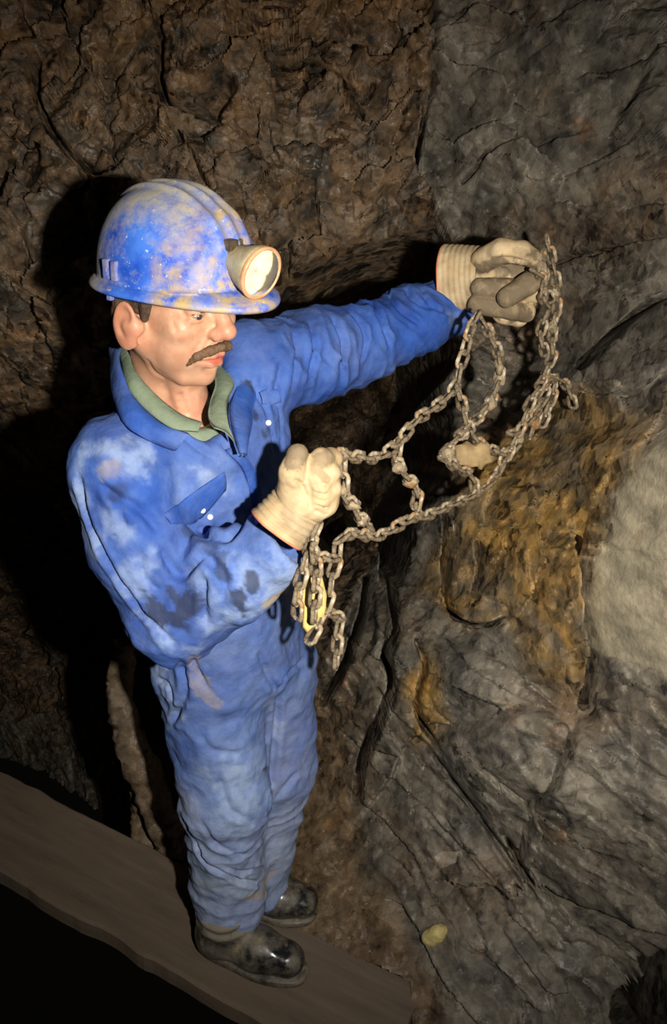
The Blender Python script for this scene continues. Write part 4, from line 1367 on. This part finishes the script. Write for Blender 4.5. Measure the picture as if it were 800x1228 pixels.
def cuff(name, A, B, ra, rb, parent, flat=(1, 1), up=None, n=40, seed=1, grime=()):
    """gauntlet cuff: flared tube with wall thickness; A is the open end"""
    A = np.array(A); B = np.array(B)
    ax = nrm(B - A); s1 = nrm(np.cross(ax, up if up is not None else AD)); s2 = np.cross(ax, s1)
    L = np.linalg.norm(B - A)
    prof = [(t, (ra + (rb - ra) * t) + 0.0011 * math.sin(t * 44)) for t in np.linspace(0, 1, 36)] + [(t, (ra + (rb - ra) * t) - 0.004) for t in np.linspace(1, 0, 12)]
    V = []
    for t, r in prof:
        for k in range(n):
            a = 2 * math.pi * k / n
            V.append(A + ax * L * t + r * (s1 * math.cos(a) * flat[0] + s2 * math.sin(a) * flat[1]))
    V = np.array(V); m = len(prof)
    i2 = np.arange(m * n).reshape(m, n)
    i2r = np.concatenate([i2, i2[:1]])
    f = np.stack([i2r[:-1], np.roll(i2r, -1, 1)[:-1], np.roll(i2r, -1, 1)[1:], i2r[1:]], -1).reshape(-1, 4)
    V = V + 0.0035 * np.stack([fbm(V * 16, 2, seed + i) for i in range(3)], 1)
    # the stitched ribs that run round the cuff
    tt = np.repeat([p[0] for p in prof], n)
    S = Sculpt(V, f)
    g = np.clip(0.2 + 0.45 * fbm(V * 18, 3, seed), 0, 1)
    for pts, r, a in grime:
        S.spot(g, pts, r, a, 0.5, 40)
    me = np_mesh(name, V, f)
    attr(me, 'grime', g)
    o = link(name, me, M_GLOVE, parent)
    R_ = []
    for k in range(n):
        a = 2 * math.pi * k / n
        c = V[k]
        R_.append(c)
    R_ = np.array(R_)
    W = []
    for k in range(n):
        tg = nrm(R_[(k + 1) % n] - R_[k - 1]); o1 = nrm(R_[k] - A); o1 = nrm(o1 - tg * (o1 @ tg)); o2 = np.cross(tg, o1)
        for j in range(8):
            b = 2 * math.pi * j / 8
            W.append(R_[k] - o1 * 0.002 + 0.0032 * (o1 * math.cos(b) + o2 * math.sin(b)))
    j2 = np.arange(n * 8).reshape(n, 8)
    j2 = np.concatenate([j2, j2[:1]])
    f2 = np.stack([j2[:-1], np.roll(j2, -1, 1)[:-1], np.roll(j2, -1, 1)[1:], j2[1:]], -1).reshape(-1, 4)
    link('cuff_binding', np_mesh('cuff_binding', np.array(W), f2), M_TRIM, parent)
    return o

def rglove(f):
    f.cone(P(350, 612, 1.425), P(374, 582, 1.425), 0.034, 0.040, 0.015)
    f.cone(P(362, 600, 1.41), P(384, 600, 1.425), 0.030, 0.030, 0.015)
    f.chain([P(347, 596, 1.41), P(350, 566, 1.395), P(357, 545, 1.40)], [0.021, 0.0185, 0.0165], 0.010)
    f.chain([P(374, 575, 1.405), P(384, 552, 1.41), P(397, 549, 1.44), P(396, 556, 1.465)], [0.0205, 0.0175, 0.0155, 0.015], 0.007)
    f.chain([P(381, 582, 1.40), P(394, 567, 1.415), P(396, 564, 1.455), P(386, 566, 1.475)], [0.020, 0.0175, 0.016, 0.015], 0.006)
    f.chain([P(383, 596, 1.40), P(396, 585, 1.415), P(396, 582, 1.455), P(386, 584, 1.475)], [0.0195, 0.0165, 0.0155, 0.0145], 0.006)
    f.chain([P(380, 612, 1.405), P(391, 605, 1.415), P(392, 601, 1.45), P(384, 602, 1.465)], [0.0175, 0.0155, 0.0145, 0.0135], 0.006)
rg = glove('glove', rglove, P(366, 590, 1.43) - 0.13, P(366, 590, 1.43) + 0.13,
           [([(353, 548), (360, 542)], 0.018, 0.9), ([(386, 548), (398, 547)], 0.014, 0.7), ([(375, 560), (392, 575)], 0.006, 0.5), ([(372, 572), (378, 590)], 0.007, 0.35)],
           'cream work glove gripping the chain end at his belly', [([(366, 570), (372, 590), (372, 612)], 0.004, 0.003), ([(352, 575), (362, 582), (368, 600)], 0.004, 0.004)] + [([(372 + k, 572 + 8 * k), (384 + k, 577 + 8 * k), (394, 576 + 8 * k)], 0.0022, 0.0016) for k in range(6)])
cuff('glove_cuff', P(332, 634, 1.412), P(366, 590, 1.43), 0.050, 0.040, rg, (1, 1), None, 44, 3, [([(345, 615), (368, 640)], 0.02, 0.55), ([(340, 590)], 0.02, 0.4)])

def lglove(f):
    f.cone(P(572, 330, 2.13), P(620, 328, 2.14), 0.046, 0.044, 0.02)
    f.cone(P(585, 345, 2.13), P(625, 355, 2.13), 0.040, 0.038, 0.02)
    f.chain([P(580, 312, 2.09), P(602, 301, 2.06), P(626, 303, 2.05), P(646, 314, 2.06)], [0.026, 0.025, 0.022, 0.019], 0.010)
    f.chain([P(632, 318, 2.14), P(646, 330, 2.09), P(634, 340, 2.045), P(608, 357, 2.025)], [0.024, 0.023, 0.0235, 0.021], 0.005)
    f.chain([P(632, 340, 2.14), P(642, 350, 2.09), P(622, 347, 2.065), P(576, 345, 2.062)], [0.022, 0.022, 0.0225, 0.0205], 0.004)
    f.chain([P(628, 360, 2.13), P(630, 374, 2.085), P(614, 371, 2.06), P(572, 365, 2.058)], [0.022, 0.021, 0.022, 0.020], 0.004)
    f.chain([P(620, 370, 2.14), P(622, 382, 2.11), P(600, 378, 2.09)], [0.019, 0.018, 0.017], 0.004)
lg = glove('glove', lglove, P(605, 340, 2.09) - 0.16, P(605, 340, 2.09) + 0.16,
           [([(570, 350), (600, 350), (640, 340)], 0.06, 1.0), ([(575, 366), (625, 378)], 0.04, 1.0), ([(600, 318), (640, 322)], 0.026, 1.0), ([(620, 300), (650, 312)], 0.010, 0.5)],
           'grime-grey work glove raised against the rock, clutching the chain top', [([(590, 322), (606, 318), (616, 326)], 0.004, 0.004), ([(585, 312), (610, 310), (635, 316)], 0.005, 0.005)])
cuff('glove_cuff', P(536, 335, 2.15), P(580, 331, 2.115), 0.074, 0.064, lg, (1.0, 0.8), None, 44, 7, [([(540, 300), (575, 300)], 0.02, 0.4), ([(570, 350), (578, 330)], 0.016, 0.7)])
# a sliver of bare wrist inside the left cuff
f = Field(P(540, 355, 2.12) - 0.12, P(540, 355, 2.12) + 0.12, 0.004, 0.02)
f.cone(P(515, 362, 2.15), P(575, 338, 2.13), 0.032, 0.030, 0.01)
V, Fc = f.mesh(1)
wme = np_mesh('forearm', V, Fc); attr(wme, 'red', np.full(len(V), 0.15)); attr(wme, 'stubble', np.zeros(len(V)))
link('forearm', wme, M_SKIN, body)

# ---- rubber boots
def boot(heel_px, toe_px, ankle, mudspots):
    def ground(px, py, z=0.0):
        d = ray(px, py); t = (z - CAM[2]) / d[2]
        return CAM + d * t
    h = ground(*heel_px, 0.02); t = ground(*toe_px, 0.02)
    fw = nrm((t - h) * np.array([1, 1, 0])); lt = np.array([-fw[1], fw[0], 0])
    L = np.linalg.norm((t - h)[:2])
    g = lambda x, y, z: np.array([h[0], h[1], 0]) + fw * (x * L) + lt * y + np.array([0, 0, z])
    f = Field(np.minimum(h, t) - np.array([0.12, 0.12, 0.05]), np.maximum(h, t) + np.array([0.12, 0.12, 0.38]), 0.0034, 0.03)
    f.cone(g(0.13, 0, 0.046), g(0.13, 0, 0.07), 0.040, 0.042, 0.02)
    f.cone(g(0.15, 0, 0.05), g(0.55, 0, 0.052), 0.042, 0.046, 0.03)
    f.cone(g(0.55, 0.002, 0.050), g(0.86, 0.004, 0.042), 0.048, 0.040, 0.03, side=lt, ratio=1.12)
    top = ankle + np.array([0, 0, 0.16])
    f.cone(g(0.20, 0, 0.07), g(0.24, 0, 0.13), 0.052, 0.055, 0.03)
    f.cone(g(0.24, 0, 0.12), top * np.array([1, 1, 0]) + np.array([0, 0, 0.30]), 0.056, 0.066, 0.03)
    f.half((0, 0, 0.012), (0, 0, -1))
    V, Fc = f.mesh(1)
    z = V[:, 2]
    V = V + vnormals(V, Fc) * (0.003 * fbm(V * 18, 3, 3) + 0.0035 * np.sin(z * 190 + 3 * fbm(V * 9, 2, 7)) * smooth01((z - 0.09) / 0.03))[:, None]
    S = Sculpt(V, Fc)
    me = np_mesh('boot', S.V, Fc)
    loc = (V - h) @ np.array([fw, lt, [0, 0, 1]]).T
    mud = np.clip(-0.12 + 0.8 * smooth01((z - 0.085) / 0.05) + 0.8 * fbm(V * 15, 3, 8) - 0.35 * smooth01((loc[:, 0] / L - 0.78) / 0.1), -0.6, 1)
    attr(me, 'mud', mud)
    bo = link('boot', me, M_BOOT, person)
    # sole with heel
    n = 48; ring = []
    for k in range(n):
        a = 2 * math.pi * k / n
        x = 0.5 + 0.545 * math.cos(a)
        w = (0.043 + 0.012 * smooth01((x - 0.3) / 0.4)) * abs(math.sin(a)) ** 0.7 * (1 if math.sin(a) > 0 else -1)
        ring.append((x, w))
    V2 = []
    for z_, s_ in ((0.0, 0.97), (0.002, 1.0), (0.016, 1.03), (0.020, 1.0), (0.020, 0.6)):
        for x, w in ring:
            V2.append(g(0.5 + (x - 0.5) * (0.99 + (s_ - 1)), w * s_, z_))
    i2 = np.arange(5 * n).reshape(5, n)
    f2 = np.stack([i2[:-1], np.roll(i2, -1, 1)[:-1], np.roll(i2, -1, 1)[1:], i2[1:]], -1).reshape(-1, 4)
    sm = np_mesh('sole', np.array(V2), f2); attr(sm, 'mud', np.full(5 * n, 0.1))
    link('sole', sm, M_BOOT, bo)
    return bo
b1 = boot((244, 1128), (362, 1166), TJ['ra'], [])
tag(b1, 'black mud-smeared rubber boot nearest the plank edge')
b2 = boot((285, 1078), (376, 1092), TJ['la'], [])
tag(b2, 'black mud-smeared rubber boot next to the rock')

# ------------------------------------------------------------------ the chain net
net = empty('chain_net', P(400, 640, 1.47))
tag(net, 'rusty mud-caked net of chain links held up between the two gloves', 'chain')
PITCH_L = 0.0295
def link_mesh(name, L, W, r, seed, nseg=14, nsec=6):
    """one stadium-shaped chain link lying in the local xz plane, long in x"""
    a = (L - W) / 2; R_ = W / 2 - r
    c = []
    for k in range(nseg):
        t = 2 * math.pi * (k + 0.5) / nseg
        c.append((math.cos(t) * R_ + (a if math.cos(t) > 0 else -a), 0, math.sin(t) * R_))
    c = np.array(c); V = []
    rs = np.random.default_rng(seed)
    for k in range(nseg):
        tg = nrm(c[(k + 1) % nseg] - c[k - 1]); o1 = np.array([0, 1.0, 0]); o2 = np.cross(tg, o1)
        rr = r * (1 + 0.22 * rs.uniform(-1, 1))
        for j in range(nsec):
            b = 2 * math.pi * j / nsec
            V.append(c[k] + rr * (o1 * math.cos(b) + o2 * math.sin(b)) * (1 + 0.1 * rs.uniform(-1, 1)))
    i2 = np.arange(nseg * nsec).reshape(nseg, nsec); i2 = np.concatenate([i2, i2[:1]])
    f = np.stack([i2[:-1], np.roll(i2, -1, 1)[:-1], np.roll(i2, -1, 1)[1:], i2[1:]], -1).reshape(-1, 4)
    me = np_mesh(name, np.array(V), f[:, ::-1])
    me.materials.append(M_CHAIN if seed % 3 else M_LUMP)
    return me
LINKS = [link_mesh('link', 0.043 + 0.002 * (s % 2), 0.0262, 0.0041, s) for s in range(1, 7)]
lrng = random.Random(5)
def yd(x):
    return 1.46 + 0.0024 * (x - 395)
def lay(pts, dy=0.0, pitch=PITCH_L):
    Q = np.array([P(x, y, yd(x) + dy + (z[0] if z else 0)) for x, y, *z in pts])
    C = catmull(Q, 24 * len(Q))
    s = np.r_[0, np.cumsum(np.linalg.norm(np.diff(C, axis=0), axis=1))]
    n = max(1, round(s[-1] / pitch))
    K = np.stack([np.interp(np.linspace(0, s[-1], n + 1), s, C[:, k]) for k in range(3)], 1)
    for i in range(n):
        t = nrm(K[i + 1] - K[i])
        a = nrm(np.cross(t, AD)); b = np.cross(t, a)
        ang = math.radians(45 + 90 * (i % 2) + lrng.uniform(-16, 16) - 45 + 25)
        y = a * math.cos(ang) + b * math.sin(ang); z = np.cross(t, y)
        o = bpy.data.objects.new('link', LINKS[lrng.randrange(6)])
        COL.objects.link(o)
        o.parent = net
        m = (K[i] + K[i + 1]) / 2 - np.array(net.location)
        o.matrix_local = Matrix(((t[0], y[0], z[0], m[0]), (t[1], y[1], z[1], m[1]), (t[2], y[2], z[2], m[2]), (0, 0, 0, 1)))
lay([(394, 546), (412, 545), (430, 548), (455, 548), (480, 528), (500, 503), (530, 482), (548, 460), (553, 435), (560, 415), (563, 395), (574, 374)])
lay([(411, 550), (412, 575), (413, 592), (423, 604), (430, 618), (445, 632)])
lay([(405, 650), (412, 642), (430, 640), (452, 643), (472, 634), (490, 622), (512, 618), (535, 608), (560, 598), (585, 582), (600, 562), (606, 540)])
lay([(479, 530), (476, 552), (481, 565), (495, 578), (502, 590), (497, 602), (505, 618)])
lay([(576, 380), (590, 405), (598, 425), (600, 450), (592, 475), (580, 495), (562, 510), (545, 530), (532, 545), (548, 560), (566, 570), (570, 590)])
lay([(548, 462), (556, 490), (562, 512), (574, 530), (592, 540), (612, 545), (622, 534)])
lay([(655, 284), (662, 310), (668, 340), (668, 375), (662, 400), (664, 425), (655, 445), (650, 460), (638, 478), (630, 500), (622, 520), (610, 545), (600, 565)])
lay([(650, 458), (668, 453), (682, 466), (688, 488)])
lay([(662, 452), (650, 480), (642, 505), (636, 524)], 0.02)
lay([(640, 325, -0.03), (652, 335, -0.03), (648, 350, -0.02), (658, 366)], -0.01)
lay([(658, 372), (648, 400), (655, 425)], 0.02)
lay([(620, 528), (628, 508), (638, 490), (650, 466)], 0.04)
lay([(612, 520), (628, 512), (645, 492), (655, 478)], 0.01)
lay([(668, 455), (660, 485), (650, 510)], 0.03)
lay([(652, 300), (648, 322), (654, 345), (662, 362)], -0.02)
lay([(405, 650), (404, 672), (398, 692), (395, 715), (385, 742), (371, 770)], 0.02)
lay([(384, 628), (372, 655), (362, 690), (357, 715), (357, 740)], 0.03)
lay([(376, 655), (380, 690), (378, 715), (376, 744)], 0.0)
lay([(393, 735), (408, 738), (405, 765), (403, 800)], 0.02)
lay([(374, 656), (388, 670), (404, 668)], 0.0)

def lump(name, px, py, dy, rad, mat, label=None, sc=(1, 1, 1), seed=1):
    n1, n2 = 14, 9
    V = []
    for i in range(n2 + 1):
        e = math.pi * i / n2
        for k in range(n1):
            a = 2 * math.pi * k / n1
            V.append((math.sin(e) * math.cos(a), math.sin(e) * math.sin(a), math.cos(e)))
    V = np.array(V)
    V = V * (1 + 0.75 * fbm(V * 1.9 + seed * 3.1, 3, seed))[:, None]
    i2 = np.arange((n2 + 1) * n1).reshape(n2 + 1, n1)
    f = np.stack([i2[:-1], i2[1:], np.roll(i2, -1, 1)[1:], np.roll(i2, -1, 1)[:-1]], -1).reshape(-1, 4)
    V = V * rad * (0.82 if 'rust' in name else 1.0) * np.array(sc)
    W = P(px, py, yd(px) + dy) + V @ np.array([AR, AD, AU])
    o = link(name, np_mesh(name, W, f), mat, net)
    if label:
        tag(o, label)
    return o
lump('rust_lump', 412, 588, 0.0, 0.011, M_LUMP, None, (0.9, 0.9, 1.3), 1)
lump('rust_lump', 425, 606, 0.0, 0.012, M_CHAIN, None, (1.2, 1, 1), 2)
lump('rust_lump', 434, 624, 0.0, 0.012, M_LUMP, None, (1, 1, 1.2), 3)
lump('rust_lump', 478, 560, 0.0, 0.012, M_LUMP, None, (1, 1, 1.2), 4)
lump('rust_lump', 492, 578, 0.0, 0.013, M_LUMP, None, (1.3, 1, 0.9), 5)
lump('rust_lump', 500, 590, 0.0, 0.010, M_CHAIN, None, (1, 1, 1), 6)
lump('rust_lump', 599, 438, 0.0, 0.014, M_CHAIN, None, (0.9, 1, 1.4), 7)
lump('rust_lump', 600, 455, 0.0, 0.013, M_LUMP, None, (1, 1, 1.2), 8)
lump('rust_lump', 588, 482, 0.0, 0.015, M_LUMP, None, (1, 1, 1.3), 9)
lump('rust_lump', 556, 520, 0.0, 0.014, M_LUMP, None, (1.2, 1, 1), 10)
lump('rust_lump', 536, 545, 0.0, 0.015, M_LUMP, None, (1.2, 1, 1.2), 11)
lump('lit_rock_lump', 568, 545, 0.03, 0.034, simple('tan_lit_rock', srgb(150, 128, 90), 0.8), 'added tan lump imitating lit rock behind the links', (1.2, 0.7, 0.8), 12)  # added lump, its tan imitating lit rock seen through the links
lump('rust_lump', 666, 352, 0.0, 0.013, M_LUMP, None, (0.9, 1, 1.4), 13)
lump('rust_lump', 663, 392, 0.0, 0.014, M_CHAIN, None, (1, 1, 1.3), 14)
lump('rust_lump', 650, 322, -0.03, 0.016, M_CHAIN, None, (1, 1, 1.4), 15)
lump('rust_lump', 640, 505, 0.02, 0.015, M_LUMP, None, (1, 1, 1.4), 17)
lump('rust_lump', 622, 524, 0.01, 0.013, M_CHAIN, None, (1.2, 1, 1), 18)
lump('rust_lump', 656, 452, 0.01, 0.014, M_CHAIN, None, (1.3, 1, 1), 19)
lump('yellow_lump', 374, 722, 0.045, 0.021, M_OCHRE, 'pale yellow lump showing between hanging links', (1.0, 0.5, 2.0), 16)  # flattened pale yellow lump set behind the hanging links
